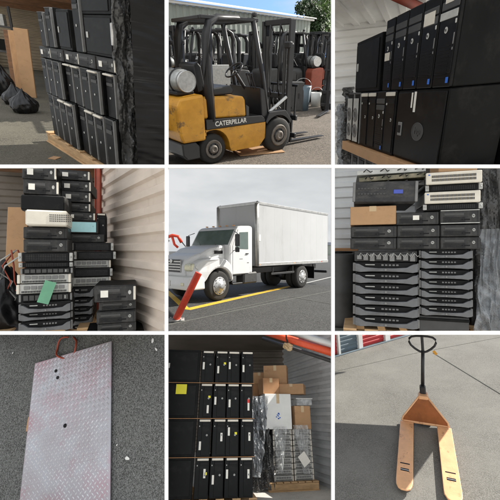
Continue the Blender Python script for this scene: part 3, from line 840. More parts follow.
def make_forklift(paint, label, lettered=False, tank=True):
    t = thing('forklift', label, 'forklift')
    # counterweight: rounded block, dark foot
    b = B(); prism(b, [(-.56, .42), (-.60, .55), (-.60, .98), (-.54, 1.08), (-.14, 1.12), (-.14, .42)], 'y', -.5, .5, .035); mk('counterweight', b, paint, t)
    b = B(); prism(b, [(-.50, .14), (-.57, .22), (-.575, .415), (-.33, .415), (-.26, .34), (-.26, .14)], 'y', -.48, .48, .02); mk('counterweight_foot', b, 'blackp', t)
    # frame with rear wheel arch
    arch = [(-.14, .58), (-.14, .50)] + [(.0 + .32 * math.cos(a), .25 + .32 * math.sin(a)) for a in [R(d) for d in range(130, -1, -13)]] + [(.36, .16), (.98, .16), (1.12, .30), (1.12, .58)]
    b = B(); prism(b, arch, 'y', -.49, .49, .008); mk('frame', b, paint, t)
    b = B(); prism(b, [(-.12, .585), (1.10, .585), (1.10, .64), (1.02, .70), (-.12, .74)], 'y', -.495, .495, .006)
    st = mk('stripe', b, 'blackp', t)
    if lettered: lettering('stripe_lettering', 'CATERPILLAR', .105, 'labelw', st, (.36, -.4975, .655), (90, 0, 0), .001, .0022)
    # engine hood
    b = B(); prism(b, [(-.13, .745), (.72, .705), (.70, .98), (.66, 1.04), (-.10, 1.06), (-.13, 1.0)], 'y', -.44, .44, .03); mk('hood', b, paint, t)
    bxo('floor_plate', 'blackp', t, [((.95, 0, .66), (.5, .9, .03))], .004)
    b = B(); prism(b, [(.72, .62), (.78, .62), (.78, .86), (.72, .9)], 'y', -.44, .44, .004); mk('step_panel', b, 'darkgrey', t)
    b = B(); prism(b, [(1.06, .66), (1.20, .66), (1.14, 1.12), (1.00, 1.16)], 'y', -.46, .46, .02); mk('dashboard', b, 'blackp', t)
    # seat
    b = B(); prism(b, [(.02, 1.06), (.56, 1.06), (.60, 1.12), (.54, 1.20), (.1, 1.17), (.0, 1.22)], 'y', -.26, .26, .02)
    s_ = mk('seat', b, 'blackp', t)
    b = B(); prism(b, [(-.08, 1.12), (.06, 1.16), (.0, 1.5), (-.06, 1.56), (-.14, 1.52)], 'y', -.24, .24, .02); mk('backrest', b, 'blackp', s_)
    # steering
    b = B(); cyl(b, (1.04, .0, 1.1), (.80, .0, 1.40), .03); mk('steering_column', b, 'blackp', t)
    b = B()
    ax = Vector((-.24, 0, .3)).normalized(); u = Vector((0, 1, 0)); v = ax.cross(u)
    tube(b, [Vector((.79, 0, 1.42)) + .17 * (u * math.cos(a) + v * math.sin(a)) for a in [k * math.pi / 12 for k in range(24)]], .014, 8, True)
    for a in (0, 2.1, 4.2): tube(b, [Vector((.79, 0, 1.42)), Vector((.79, 0, 1.42)) + .17 * (u * math.cos(a) + v * math.sin(a))], .01, 6)
    mk('steering_wheel', b, 'blackp', t)
    for k in range(3):
        b = B(); cyl(b, (1.02, -.2 - k * .07, 1.1), (.92, -.2 - k * .07, 1.34), .01, 8); cyl(b, (.92, -.2 - k * .07, 1.34), (.91, -.2 - k * .07, 1.38), .02, 8); mk('lever', b, 'blackp', t)
    # overhead guard
    for s in (-1, 1):
        b = B(); tube(b, [(.02, s * .43, .70), (-.0, s * .43, 1.3), (.0, s * .43, 1.9), (.06, s * .43, 2.06), (.2, s * .43, 2.13), (.6, s * .42, 2.14)], [.085, .085, .08, .07, .05, .04], 4)
        mk('rear_post', b, 'blackp', t)
        b = B(); tube(b, [(1.22, s * .43, .62), (1.06, s * .43, 1.4), (.88, s * .42, 2.12)], .042, 6)
        mk('front_post', b, 'blackp', t)
    b = B()
    for s in (-1, 1): box(b, (.44, s * .42, 2.13), (1.05, .06, .05), bev=.008)
    for k in range(2): box(b, (-.06 + k * 1.0, 0, 2.13), (.06, .78, .045), bev=.006)
    mk('roof_frame', b, 'blackp', t)
    b = B()
    for k in range(7): box(b, (.44, -.33 + k * .11, 2.14), (.93, .022, .035))
    mk('roof_bars', b, 'blackp', t)
    b = B(); cyl(b, (.86, -.42, 2.14), (.86, -.42, 2.18), .015, 10); box(b, (.9, -.42, 2.20), (.06, .09, .06), bev=.015); mk('work_lamp', b, 'blackp', t)
    if tank:
        b = B(); lathe(b, [(.05, -.40), (.13, -.38), (.165, -.32), (.165, .22), (.13, .29), (.05, .31)], (-.34, 0.05, 1.30), 'y', 32)
        tk = mk('gas_tank', b, 'tank', t)
        b = B(); lathe(b, [(.135, -.42), (.15, -.44), (.15, -.36), (.135, -.36)], (-.34, .05, 1.30), 'y', 28); mk('tank_collar', b, 'silver', tk)
        for y in (-.14, .16):
            b = B(); tube(b, [Vector((-.34, y, 1.30)) + Vector((.172 * math.cos(a), 0, .172 * math.sin(a))) for a in [k * math.pi / 14 for k in range(28)]], .012, 6, True)
            mk('tank_strap', b, 'blackp', tk)
        bxo('tank_cradle', 'blackp', t, [((-.34, .0, 1.135), (.3, .6, .05))], .01)
    # wheels
    wheel(t, 0, -.47, .25, .17, -1); wheel(t, 0, .30, .25, .17, 1)
    wheel(t, 1.42, -.53, .31, .2, -1); wheel(t, 1.42, .33, .31, .2, 1)
    b = B(); prism(b, [(1.12, .58)] + [(1.42 + .36 * math.cos(a), .31 + .36 * math.sin(a)) for a in [R(d) for d in range(140, 29, -11)]] + [(1.76, .56), (1.6, .74), (1.2, .74)], 'y', -.50, -.30, .006)
    mk('fender', b, 'blackp', t)
    b = B(); cyl(b, (1.42, -.42, .31), (1.42, .42, .31), .06); mk('axle', b, 'blackp', t)
    # mast
    for s in (-1, 1):
        b = B()
        box(b, (1.78, s * .36, 1.13), (.11, .05, 2.12), bev=.006)
        box(b, (1.86, s * .30, 1.16), (.09, .045, 2.08), bev=.006)
        mk('mast_rail', b, 'blackp', t)
        b = B(); cyl(b, (1.76, s * .24, .1), (1.76, s * .24, 1.95), .035, 12); mk('lift_cylinder', b, 'darkgrey', t)
        b = B(); cyl(b, (1.15, s * .36, .62), (1.72, s * .36, .95), .03, 12); mk('tilt_cylinder', b, 'silver', t)
        b = B(); prism(b, [(1.96, .05), (3.0, .05), (3.0, .062), (2.0, .095), (2.0, .62), (1.96, .62)], 'y', s * .24 - .055, s * .24 + .055, .003); mk('fork', b, 'blackp', t)
        b = B(); tube(b, [(1.80, s * .12, 2.0), (1.72, s * .13, 2.12), (1.70, s * .14, 1.7), (1.72, s * .12, 1.1), (1.80, s * .12, .8)], .016, 6); mk('hose', b, 'cable', t)
    b = B()
    pass
    for z in (.12, .95, 2.16): bxo('mast_brace', 'blackp', t, [((1.80, 0, z), (.1, .68, .09))], .008)
    b = B()
    for z in (.22, .56): box(b, (1.93, 0, z), (.045, .92, .09), bev=.006)
    for k in range(6): box(b, (1.93, -.4 + k * .16, .86), (.03, .025, .55))
    box(b, (1.93, 0, 1.14), (.04, .9, .04))
    mk('carriage', b, 'blackp', t)
    for s in (-1, 1):
        b = B(); box(b, (1.66, s * .42, 1.8), (.08, .16, .11), bev=.02); cyl(b, (1.71, s * .42, 1.8), (1.74, s * .42, 1.8), .05, 14); mk('headlight', b, 'blackp', t)
    b = B(); tube(b, [(1.98, -.1, .9), (2.12, -.12, .7), (2.1, 0, .55), (2.05, .2, .7), (1.98, .25, 1.0)], .014, 6); mk('hose', b, 'cable', t)
    return t
fk = make_forklift('yellow', 'worn yellow forklift with black overhead guard and gas tank, in front of all the others', lettered=True)
fa = 38
q = P2.gnd(150, 492)
P2.put(fk, (q.x, q.y, 0), fa)
off = Vector((.5 * math.sin(R(fa)), -.5 * math.cos(R(fa)), 0))
P2.put(fk, (q.x - off.x, q.y - off.y, 0), fa, sc=(.95, .95, .925))
CELL[fk.name] = (1, 0)
cols = [('forkred', 'old faded red forklift with bare mast right of the yellow forklift'), ('yellow', 'distant yellow forklift seen at the far left behind the gas tank'), ('darkgrey', 'dark grey forklift standing in the yard behind the yellow seat')]
fr = make_forklift(*cols[0]); P2.put(fr, (3.35, 15.5, 0), 200)
fy = make_forklift(*cols[1]); P2.put(fy, (-2.55, 11.6, 0), 150)
fg = make_forklift(*cols[2], tank=False); P2.put(fg, (-.75, 12.2, 0), 215)
f2 = P2.inst(fr, (3.9, 18.6, 0), 165, 'second faded red forklift, farther off below the trees')
f3 = P2.inst(fg, (3.35, 12.4, 0), 245, 'dark grey forklift at the right edge of the yard beside a white bucket')
f4 = P2.inst(fg, (1.6, 14.0, 0), 100, 'dark grey forklift hidden behind the mast of the yellow forklift')
f5 = P2.inst(fr, (-1.7, 13.0, 0), 75, 'faded red forklift parked under the white roller door')
fx = []
for k, (zx, y, rr_, pr_, lab) in enumerate(((318, 13.2, 30, fg, 'dark forklift directly behind the yellow one\'s mast, turned away'), (395, 14.2, 195, fg, 'dark grey forklift between the mast and the red forklift'), (452, 13.6, 20, fr, 'faded red forklift near the right edge, turned to the left'), (486, 15.8, 110, fg, 'dark forklift farthest right under the trees'), (232, 14.6, 160, fg, 'dark forklift seen through the steering wheel gap'), (78, 12.6, 250, fy, 'worn yellow forklift seen between the tank and the rear post'))):
    q = P2.at(zx, 300, y); fx.append(P2.inst(pr_, (q.x, y, 0), rr_, lab))
for o in [fr, fg, f2, f3, f4, f5] + fx: o['group'] = 'old forklifts parked in the yard'
# cardboard on the ground and odds and ends
q = P2.gnd(275, 452)
b = B(); box(b, (0, 0, .012), (.85, .55, .012), bev=.003)
o = mk('flattened_carton', b, 'card'); tag(o, 'flattened orange brown cardboard sheet on the ground beside the front wheel', 'cardboard'); P2.put(o, (q.x, q.y, 0), 18)
def bucket(name, m, lab, cat, loc, r=.16, h=.34):
    t = thing(name, lab, cat)
    b = B(); lathe(b, [(r * .8, 0), (r, h), (r * .93, h), (r * .75, .02)], (0, 0, 0), 'z', 24); mk('body', b, m, t)
    b = B(); tube(b, [(r * math.cos(a), 0, h * .95 + r * .9 * math.sin(a)) for a in [k * math.pi / 12 for k in range(13)]], .006, 6); mk('bail_handle', b, 'silver', t)
    P2.put(t, loc)
q = P2.gnd(448, 318); bucket('bucket', 'trim', 'white plastic bucket standing on the ground at the right of the yard', 'bucket', (q.x, q.y, 0), .2, .42)
q = P2.gnd(405, 330); bucket('oil_drum', 'bluedoor', 'blue drum standing between the mast and the red forklift', 'drum', (q.x, q.y, 0), .26, .7)
t = thing('engine_block', 'red brown engine block lying on the yard at the right', 'engine')
b = B(); box(b, (0, 0, .25), (.7, .5, .5), bev=.04); mk('block', b, 'brown', t)
b = B()
for k in range(4): cyl(b, (-.25 + k * .16, 0, .5), (-.25 + k * .16, 0, .62), .06, 12)
mk('cylinder_head', b, 'darkgrey', t)
b = B(); lathe(b, [(.2, 0), (.2, .06), (.05, .07)], (.36, 0, .25), 'x', 20); mk('flywheel', b, 'rim', t)
q = P2.gnd(478, 300); P2.put(t, (q.x, q.y, 0), 20)
for k, (zx, zy, w_, h_, m_, lab) in enumerate(((25, 250, .8, .9, 'cardd', 'brown crate behind the gas tank at the left edge'), (372, 300, .7, .8, 'darkgrey', 'dark grey machine cabinet behind the mast'), (165, 240, .6, 1.25, 'silverp', 'pale grey cabinet visible under the forklift roof'))):
    q = P2.gnd(zx, 330)
    t = thing('equipment_cabinet', lab, 'cabinet')
    bxo('body', m_, t, [((0, 0, h_ / 2), (w_, .5, h_))], .01)
    bxo('door', m_, t, [((0, -.256, h_ / 2), (w_ * .9, .01, h_ * .9))], .003)
    bxo('handle', 'blackp', t, [((w_ * .3, -.27, h_ * .55), (.03, .02, .14))], .003)
    P2.put(t, (q.x, q.y, 0), 8 * k - 8)
# warehouse
t = thing('warehouse', 'long pale green warehouse with ribbed siding and white roller door behind the yard', 'building')
b = B(); corr(b, 11, 2.2, .32, .045, .02, 'v')
o = mk('siding', b, 'siding', t); o.location = (0, 0, 2.55)
for k, (x0, x1) in enumerate(((0, .6), (4.3, 4.9), (8.2, 8.9), (10.4, 11))):
    b = B(); corr(b, x1 - x0, 2.55, .2, .045, .02, 'v'); o = mk('siding_panel', b, 'siding', t); o.location = (x0, 0, 0)
b = B(); box(b, (2.45, .1, 2.1), (3.66, .05, .85), bev=.004)
for k in range(6): box(b, (2.45, .06, 1.75 + k * .14), (3.66, .03, .02))
mk('roller_door', b, 'trim', t)
bxo('eave_trim', 'trim', t, [((5.5, -.1, 4.82), (11.3, .22, .13))], .01)
bxo('door_header', 'trim', t, [((5.5, -.07, 2.53), (11, .08, .1))], .005)
bxo('inner_wall', 'walldim', t, [((5.5, 3.2, 2.3), (11, .1, 4.5))], 0)
bxo('floor', 'concd', t, [((5.5, 1.6, .02), (11, 3.1, .04))], 0)
b = B(); prism(b, [(-.35, 4.90), (4.2, 5.7), (4.2, 5.78), (-.35, 4.97)], 'x', -.2, 11.2); mk('roof', b, 'trim', t)
b = B(); tube(b, [(2.9, -.05, 4.3), (2.9, -.25, 4.42), (2.9, -.3, 4.2)], .03, 8); lathe(b, [(.02, .0), (.16, -.12), (.15, -.12)], (2.9, -.3, 4.2), 'z', 20); mk('wall_lamp', b, 'darkgrey', t)
p0 = P2.gnd(-6, 300); 
P2.put(t, (-3.3, 12.6, 0), 51, sc=(.92, .7, .62))
# trees
def leaf_crown(b, c, rr, n, size, seed):
    rnd = random.Random(seed)
    cl = []
    for k in range(26):
        th, ph = rnd.uniform(0, 6.28), math.acos(rnd.uniform(-.8, 1))
        q = rnd.uniform(.45, 1.0)
        cl.append((Vector((rr[0] * math.sin(ph) * math.cos(th) * q, rr[1] * math.sin(ph) * math.sin(th) * q, rr[2] * math.cos(ph) * q)), rnd.uniform(.18, .38) * rr[0]))
    for i in range(n):
        cc, cr_ = cl[rnd.randrange(len(cl))]
        v = Vector((rnd.gauss(0, 1), rnd.gauss(0, 1), rnd.gauss(0, 1))).normalized() * cr_ * rnd.uniform(.4, 1.1)
        p = Vector(c) + cc + v
        a = Vector((rnd.uniform(-1, 1), rnd.uniform(-1, 1), rnd.uniform(-1, 1))).normalized(); d = a.orthogonal().normalized()
        s = size * rnd.uniform(.6, 1.4)
        vs = [b.verts.new(p + a * s), b.verts.new(p + d * s * .55), b.verts.new(p - a * s), b.verts.new(p - d * s * .55)]
        b.faces.new(vs)
def tree(bay, loc, H, rr, lab, seed, m='leaf', n=5000, size=.09):
    t = thing('leafy_tree', lab, 'tree', 'trees behind the yard')
    b = B(); zc = H - rr[2]
    tube(b, [(0, 0, 0), (.05, .02, H * .3), (-.04, 0, H * .55), (.05, 0, H * .8)], [.17, .13, .09, .03], 8)
    rnd = random.Random(seed)
    for k in range(7):
        a = rnd.uniform(0, 6.28); z0 = H * rnd.uniform(.35, .6)
        tube(b, [(0, 0, z0), (rr[0] * .4 * math.cos(a), rr[1] * .4 * math.sin(a), z0 + H * .12), (rr[0] * .75 * math.cos(a), rr[1] * .75 * math.sin(a), z0 + H * .25)], [.06, .04, .015], 6)
    mk('trunk', b, 'bark', t)
    b = B(); leaf_crown(b, (0, 0, zc), rr, n, size, seed); mk('crown', b, m, t)
    bay.put(t, loc)
tree(P2, (4.9, 22, 0), 5.4, (1.9, 1.6, 2.2), 'tall bright green tree at the right edge behind the parked forklifts', 5, 'leaf', 9000, .10)
tree(P2, (3.55, 22, 0), 3.9, (.8, .8, 1.2), 'smaller dark green tree just right of the yellow forklift mast', 6, 'leafd', 5000, .08)
tree(P2, (5.2, 26, 0), 5.0, (2.2, 1.6, 1.9), 'dark green tree farthest back at the right edge', 8, 'leafd', 7000, .11)
# ================================================================== BAY: stacks of servers beside a pale wall (middle left)
P4 = Bay(0, 1, .72, 0, 1.42, yaw=-5)
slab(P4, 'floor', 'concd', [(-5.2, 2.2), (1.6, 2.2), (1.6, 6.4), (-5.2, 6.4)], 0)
DIM = {T_work.name: (.172, .448), T_office.name: (.172, .448), T_edge.name: (.172, .448), T_flat.name: (.46, .448), D_hp.name: (.34, .1), D_plain.name: (.34, .1)}
for s_ in (S_bezel, S_ears, S_silver, S_dark, S_grill, S_open): DIM[s_.name] = (.44, .087)
def item(bay, pr, x0, x1, z0, z1, yf, label, group, yaw=0, dsc=1.0):
    w, h = DIM[pr.name]
    return bay.inst(pr, ((x0 + x1) / 2, yf, z0), yaw, label, group, sc=((x1 - x0) / w, dsc, (z1 - z0) / h))
def zline(bay, zx, zy, yf): return bay.at(zx, zy, yf)
def stack(bay, rows, yf, group, jitter=.02, seed=1, base=None, gap=.0015, zmin=0):
    """rows from the bottom up: (proto, zx0, zx1, zy_top, label, extra yaw, forward shift); each stands on the one below"""
    rnd = random.Random(seed); out = []
    z = base
    for pr, a, c, ty, lab, yw, sh in rows:
        y = yf + rnd.uniform(-jitter, jitter) - sh
        xa = bay.at(a, 250, y).x; xc = bay.at(c, 250, y).x
        zt = bay.at((a + c) / 2, ty, y).z
        out.append(item(bay, pr, xa, xc, z + gap, zt, y, lab, group, yw))
        z = zt
    return out
bw = [('at the bottom', 0)]
yL = 2.72
cols4 = []
zz = P4.at(140, 492, yL).z
pal = make_pallet(1.15, .8, zz - .004 if zz > .05 else .05); tag(pal, 'wooden pallet hidden low under the two tall server stacks', 'pallet'); P4.put(pal, (P4.at(170, 250, yL).x, yL + .02, 0), 0)
rowsL = [(S_bezel, 62, 213, 462, 'server with arched grey grip, lowest of the left stack', 0, .02), (S_bezel, 62, 213, 436, 'server with arched grey grip, second from the bottom of the left stack', 0, .0),
 (S_bezel, 62, 213, 408, 'server with arched grey grip just below the dark server and the green tag', 0, .03), (S_dark, 62, 212, 381, 'dark server under the pale one that carries the green tag', 0, 0),
 (S_silver, 56, 208, 352, 'pale silver server right behind the green paper tag', 1, .02), (S_silver, 58, 208, 323, 'upper of the two silver servers in the left stack', -1, 0),
 (S_dark, 66, 214, 305, 'thin black server lying on the silver servers, left stack', 0, .02), (S_ears, 64, 212, 288, 'thin black grilled server second above the silver servers, left stack', .6, .0), (S_ears, 62, 212, 258, 'black server with pale ears, under the two plain desktops', 0, .0),
 (D_hp, 70, 204, 219, 'charcoal desktop resting on the black server in the left stack', 0, .02), (D_hp, 70, 202, 183, 'charcoal desktop right under the white printer like unit', 1, 0)]
st = stack(P4, rowsL, yL, 'machines of the tall left stack', .01, 3, base=max(.05, zz))
ztop = P4.at(136, 183, yL).z
# white unit
t = thing('white_appliance', 'white flat unit with a grid of slots sticking out of the left stack', 'network unit')
xa, xb = P4.at(78, 250, yL - .08).x, P4.at(203, 250, yL - .08).x; W = xb - xa
bxo('body', 'beige', t, [((0, .2, .055), (W, .4, .106))], .01)
b = B()
for i in range(12):
    for k in range(4): box(b, (W * .08 + i * .011, -.001, .035 + k * .014), (.006, .003, .008))
mk('grille', b, 'darkgrey', t)
P4.put(t, ((xa + xb) / 2, yL - .10, ztop + .002), 2)
z = ztop + .11
t = thing('black_appliance', 'big charcoal case with smooth top above the white unit', 'computer case')
W2 = P4.at(196, 250, yL).x - P4.at(62, 250, yL).x
bxo('case', 'charcoal', t, [((0, .25, .06), (W2, .48, .115))], .008); bxo('front_panel', 'black2', t, [((0, .002, .06), (W2 * .98, .02, .10))], .006)
P4.put(t, (P4.at(128, 250, yL).x, yL + .01, z), -2)
z += .119
for k, (a, c, lab) in enumerate(((70, 176, 'small black desktop with paper label, lower of the pair crowning the left stack'), (66, 170, 'small black desktop with paper label, topmost of the left stack'))):
    y = yL + .03 + .02 * k
    xa, xc = P4.at(a, 250, y).x, P4.at(c, 250, y).x
    item(P4, D_plain, xa, xc, z + .001, z + .108, y, lab, 'small desktops crowning the left stack', 4 - 3 * k); z += .109
# right column
yR = 2.98
zz2 = P4.at(245, 500, yR).z
rowsR = [(S_bezel, 214, 276, 474, 'narrow view server with grey grip, lowest of the middle column', 0, 0), (S_bezel, 214, 276, 447, 'grey grip server, second lowest of the middle column', 0, .02), (S_bezel, 214, 276, 421, 'grey grip server, third from the floor in the middle column', 0, 0),
 (S_bezel, 214, 278, 395, 'grey grip server, fourth from the floor in the middle column', 0, .01), (S_bezel, 214, 280, 362, 'grey grip server, topmost of its kind in the middle column', 0, 0),
 (S_silver, 216, 328, 332, 'silver server low in the middle column, level with the silver one on the left', 0, 0), (S_ears, 216, 332, 306, 'black grilled server between two silver servers in the middle column', 0, .02),
 (S_silver, 218, 328, 281, 'silver server with beige ears under two grilled ones', 1, .0), (S_ears, 226, 342, 255, 'black grilled server jutting to the right in the middle column', -1, .03), (S_ears, 216, 335, 229, 'black grilled server with silver ears, highest of its kind', 0, .01)]
stack(P4, rowsR, yR, 'machines of the middle column', .008, 4, base=zz2)
pr = P4.at(240, 500, yR)
pal2 = make_pallet(.9, .8, max(.05, zz2 - .004)); tag(pal2, 'low wooden pallet under the middle column of machines', 'pallet'); P4.put(pal2, (P4.at(268, 250, yR).x, yR + .02, 0))
z = P4.at(270, 229, yR).z
seqs = [(208, 312, 203, D_hp, 'black desktop lying right below the cyan labelled case'), (206, 294, 164, D_hp, 'black desktop with a large cyan label on its front'), (190, 286, 138, D_plain, 'black desktop directly above the cyan labelled one'),
        (186, 272, 110, D_plain, 'black desktop, third from the top of the middle column'), (184, 272, 76, D_plain, 'black desktop, second from the top of the middle column'), (178, 274, 44, D_plain, 'black desktop, second tier under the roof beam in the middle column'), (172, 270, 12, D_plain, 'topmost black desktop of the middle column')]
for k, (a, c, ty, pr_, lab) in enumerate(seqs):
    y = yR + [.02, .0, .03, .05, .03, .06, .05][k]
    xa, xc = P4.at(a, 250, y).x, P4.at(c, 250, y).x; zt = P4.at((a + c) / 2, ty, y).z
    o = item(P4, pr_, xa, xc, z + .001, zt, y, lab, 'desktops above the middle column', [0, 0, 3, -2, 2, -3, 1][k])
    if k == 1: bxo('cyan_label', 'labelc', o, [((0, -.009, .05), (.29, .002, .078))], 0)
    z = zt
y = yR + .1
o = P4.inst(T_office, (P4.at(303, 250, y).x, y, P4.at(303, 226, y).z + .005), 0, 'narrow black tower upright beside the cyan labelled desktop', sc=(.42, .8, .52))
# front right small pile
yS = 2.42
zb_ = P4.at(340, 500, yS).z
rowsS = [(D_hp, 292, 408, 468, 'black desktop lowest in the small front pile by the wall', 2, 0), (D_hp, 288, 407, 434, 'black desktop in the middle of the small front pile', -3, .03), (D_hp, 296, 408, 404, 'black desktop second from the top of the small front pile', 2, 0), (D_plain, 282, 408, 356, 'deep black desktop on top of the small front pile, its lid in view', -2, .05)]
o4 = stack(P4, rowsS, yS, 'desktops of the small front pile', .008, 6, base=zb_)
bxs = thing('crate', 'low dark crate under the small front pile', 'crate')
bxo('body', 'darkgrey', bxs, [((0, .2, (zb_ - .005) / 2), (.36, .4, max(.02, zb_ - .008)))], .004)
bxo('lid', 'black', bxs, [((0, .2, zb_ - .004), (.37, .41, .006))], .002)
P4.put(bxs, (P4.at(346, 250, yS).x, yS, 0), 0)
# green paper tag
b = B()
W3, H3 = .07, .155
vs = [[b.verts.new((W3 * (i / 4 - .5), -.006 * math.sin(k * .6) - .012 * (k / 8) ** 2, H3 * (.5 - k / 8))) for i in range(5)] for k in range(9)]
for k in range(8):
    for i in range(4): b.faces.new((vs[k][i], vs[k + 1][i], vs[k + 1][i + 1], vs[k][i + 1]))
r_ = bmesh.ops.solidify(b, geom=b.faces[:], thickness=.0012)
o = mk('paper_tag', b, 'labelg'); tag(o, 'pale green paper tag hanging off the silver server', 'paper tag'); P4.put(o, P4.at(140, 378, yL - .07), 6, 0, 18)
# red post, walls, beams
t = thing('steel_post', 'rust red steel post standing where the pale wall begins', 'post')
bxo('web', 'redsteel', t, [((0, 0, 1.2), (.040, .05, 2.4))], .003); bxo('flange', 'redsteel', t, [((-.026, 0, 1.2), (.010, .07, 2.4))], .002)
q = P4.at(296, 60, 3.75); P4.put(t, (q.x, q.y, 0), -20)
q1 = P4.at(300, 250, 3.95); q2 = P4.at(520, 250, 2.1)
wall(P4, 'container_wall', 'walltan', (q1.x, q1.y), (q2.x, q2.y), 0, 2.2, 'pale ribbed steel wall running along the right of the server stacks', pitch=.13, depth=.025)
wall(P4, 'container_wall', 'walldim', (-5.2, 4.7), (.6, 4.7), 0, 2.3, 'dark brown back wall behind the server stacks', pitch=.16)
t = thing('roof_timber', 'dark wooden roof beams above the server stacks', 'beams')
for k, y in enumerate((3.4, 3.8, 4.3)): bxo('beam', 'woodd', t, [((-.8, y, 1.62 + .0 * k), (3.6, .1, .1))], .004)
b = B(); box(b, (-.8, 3.6, 1.72), (3.6, 2.4, .03)); mk('deck', b, 'walldim', t)
P4.put(t)
b = B(); box(b, (0, 0, .55), (.16, .03, 1.1), bev=.003)
o = mk('leaning_board', b, 'card'); tag(o, 'orange brown board standing upright left of the left stack', 'board'); q = P4.at(40, 250, 3.4); P4.put(o, (q.x, q.y, 0), -10, -5)
for k, (zx, y, lab) in enumerate(((14, 3.1, 'black shapeless bag at the left edge beside the server stack'), (30, 3.7, 'black bag farther back at the left of the server stack'))):
    b = B(); bmesh.ops.create_icosphere(b, subdivisions=5, radius=.22)
    for v in b.verts:
        v.co *= 1 + .3 * noise.noise(v.co * 6 + Vector((k * 5, 3, 0))) + .14 * noise.noise(v.co * 13) + .02 * noise.noise(v.co * 40)
        v.co.z = max(-.2, v.co.z) * 1.1
    mz = min(v.co.z for v in b.verts); hz = max(v.co.z for v in b.verts)
    for v in b.verts:
        t_ = max(0, (v.co.z - mz) / (hz - mz) - .45) / .55
        sq = 1 - .85 * t_ ** 1.3 + (.12 if t_ > .93 else 0)
        v.co.x *= sq; v.co.y *= sq
        an = math.atan2(v.co.y, v.co.x); fo = 1 + .09 * t_ * math.sin(an * 9) + .03 * math.sin(an * 17 + v.co.z * 30)
        v.co.x *= fo; v.co.y *= fo
        v.co.z += .12 * (hz - mz) * t_ ** 3
    for v in b.verts: v.co.z = (v.co.z - mz) * 1.25
    for f in b.faces: f.smooth = True
    o = mk('rubbish_bag', b, 'wrapblack'); tag(o, lab, 'bag', 'black bags left of the servers'); q = P4.at(zx, 300, y); P4.put(o, (q.x, q.y, .0), 0)
for k in range(5):
    y = 3.0
    b = B(); rr = random.Random(k)
    tube(b, [(0, 0, 0)] + [(rr.uniform(-.1, .1), rr.uniform(-.05, .05), .1 + .12 * i) for i in range(6)], .006, 6)
    o = mk('loose_cable', b, 'silverp' if k % 2 else 'wire'); q = P4.at(8 + k * 11, 420, y)
    tag(o, ['thin grey red cable nearest the left edge', 'pale cable second from the left edge', 'reddish cable in the middle of the tangle', 'pale cable close to the left stack', 'reddish cable touching the left stack'][k] + ' of the dark corner', 'cable', 'loose cables at the dark left corner'); P4.put(o, (q.x, q.y, .02))
# ================================================================== BAY: servers and desktops front on (middle right)
P6 = Bay(2, 1, .70, 0, 1.42, yaw=9)
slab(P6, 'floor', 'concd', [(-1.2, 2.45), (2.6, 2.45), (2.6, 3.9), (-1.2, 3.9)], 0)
y0 = 2.74
pal = make_pallet(1.05, .62, .09); tag(pal, 'pale wooden pallet under the two columns of servers', 'pallet'); P6.put(pal, (P6.at(250, 250, y0).x, y0 - .02, 0))
ordn = ['lowest', 'second from the bottom', 'third from the bottom', 'fourth from the bottom', 'fourth from the top', 'third from the top', 'second from the top', 'topmost']
rl = [(S_bezel, 66, 252, ty, 'server with pale arched grip, %s of the left column' % ordn[i], [0, .8, -.6, .4, 0, -.8, .5, 0][i], 0) for i, ty in enumerate((451, 419, 386, 353, 320, 287))]
rl.append((S_open, 62, 256, 254, 'open server with wiring showing, on top of the left column', 0, 0))
stack(P6, rl, y0, 'servers with arched grips, left column', .012, 5, base=max(.093, P6.at(160, 484, y0).z))
tops = (421, 395, 369, 340, 310, 279, 250)
rr_ = [(S_bezel, 262, 412, ty, 'server with pale arched grip, %s of the right column' % (ordn[:3] + ['fourth from the bottom', 'third from the top', 'second from the top', 'topmost'])[i], [0, -.7, .6, 0, .5, -.5, 0][i], 0) for i, ty in enumerate(tops)]
z450 = P6.at(337, 450, y0).z
stack(P6, rr_, y0, 'servers with arched grips, right column', .012, 6, base=z450)
t = thing('dark_crate', 'flat dark plastic crate under the right column of servers', 'crate')
xa, xb = P6.at(258, 250, y0).x, P6.at(408, 250, y0).x
bxo('body', 'darkgrey', t, [((0, .25, (z450 - .094) / 2), (xb - xa, .5, z450 - .096))], .006); bxo('rim', 'black', t, [((0, -.004, (z450 - .094) * .8), (xb - xa, .012, .02))], .003)
P6.put(t, ((xa + xb) / 2, y0, .092))
# desktops
def desk(a, c, yt, yb, lab, pr=None, y=y0 - .03, yw=0):
    xa, xc = P6.at(a, 250, y).x, P6.at(c, 250, y).x
    return item(P6, pr or D_hp, xa, xc, P6.at(250, yb, y).z, P6.at(250, yt, y).z - .0015, y, lab, 'desktops above the servers', yw, .8)
for c, (a, e) in enumerate(((52, 190), (191, 319), (321, 440))):
    cn = ['left', 'middle', 'right'][c]
    desk(a, e, 213, 249, 'charcoal slim desktop in the %s column, resting on the servers' % cn, yw=[.6, 0, -.5][c])
    desk(a + 1, e + 1, 177, 213, 'charcoal slim desktop in the %s column, one level above the servers' % cn, yw=[-.8, .6, .4][c])
d = desk(189, 317, 137, 176, 'charcoal slim desktop with white label, highest of the middle column'); bxo('paper_label', 'labelw', d, [((-.01, -.0095, .055), (.05, .001, .035))], 0)
d = desk(320, 440, 134, 176, 'charcoal slim desktop with silver edges, highest of the right column'); bxo('side_trim', 'silverp', d, [((0, -.009, .095), (.33, .004, .006)), ((0, -.009, .006), (.33, .004, .006))], .001)
xa, xb = P6.at(52, 250, y0).x, P6.at(188, 250, y0).x
cz = P6.at(120, 176, y0 - .03).z; ct = P6.at(120, 120, y0 - .03).z
cb = make_carton(xb - xa, .33, ct - cz - .002); tag(cb, 'plain brown cardboard box sitting on the left column of desktops', 'cardboard box'); P6.put(cb, ((xa + xb) / 2, y0 - .03, cz + .001))
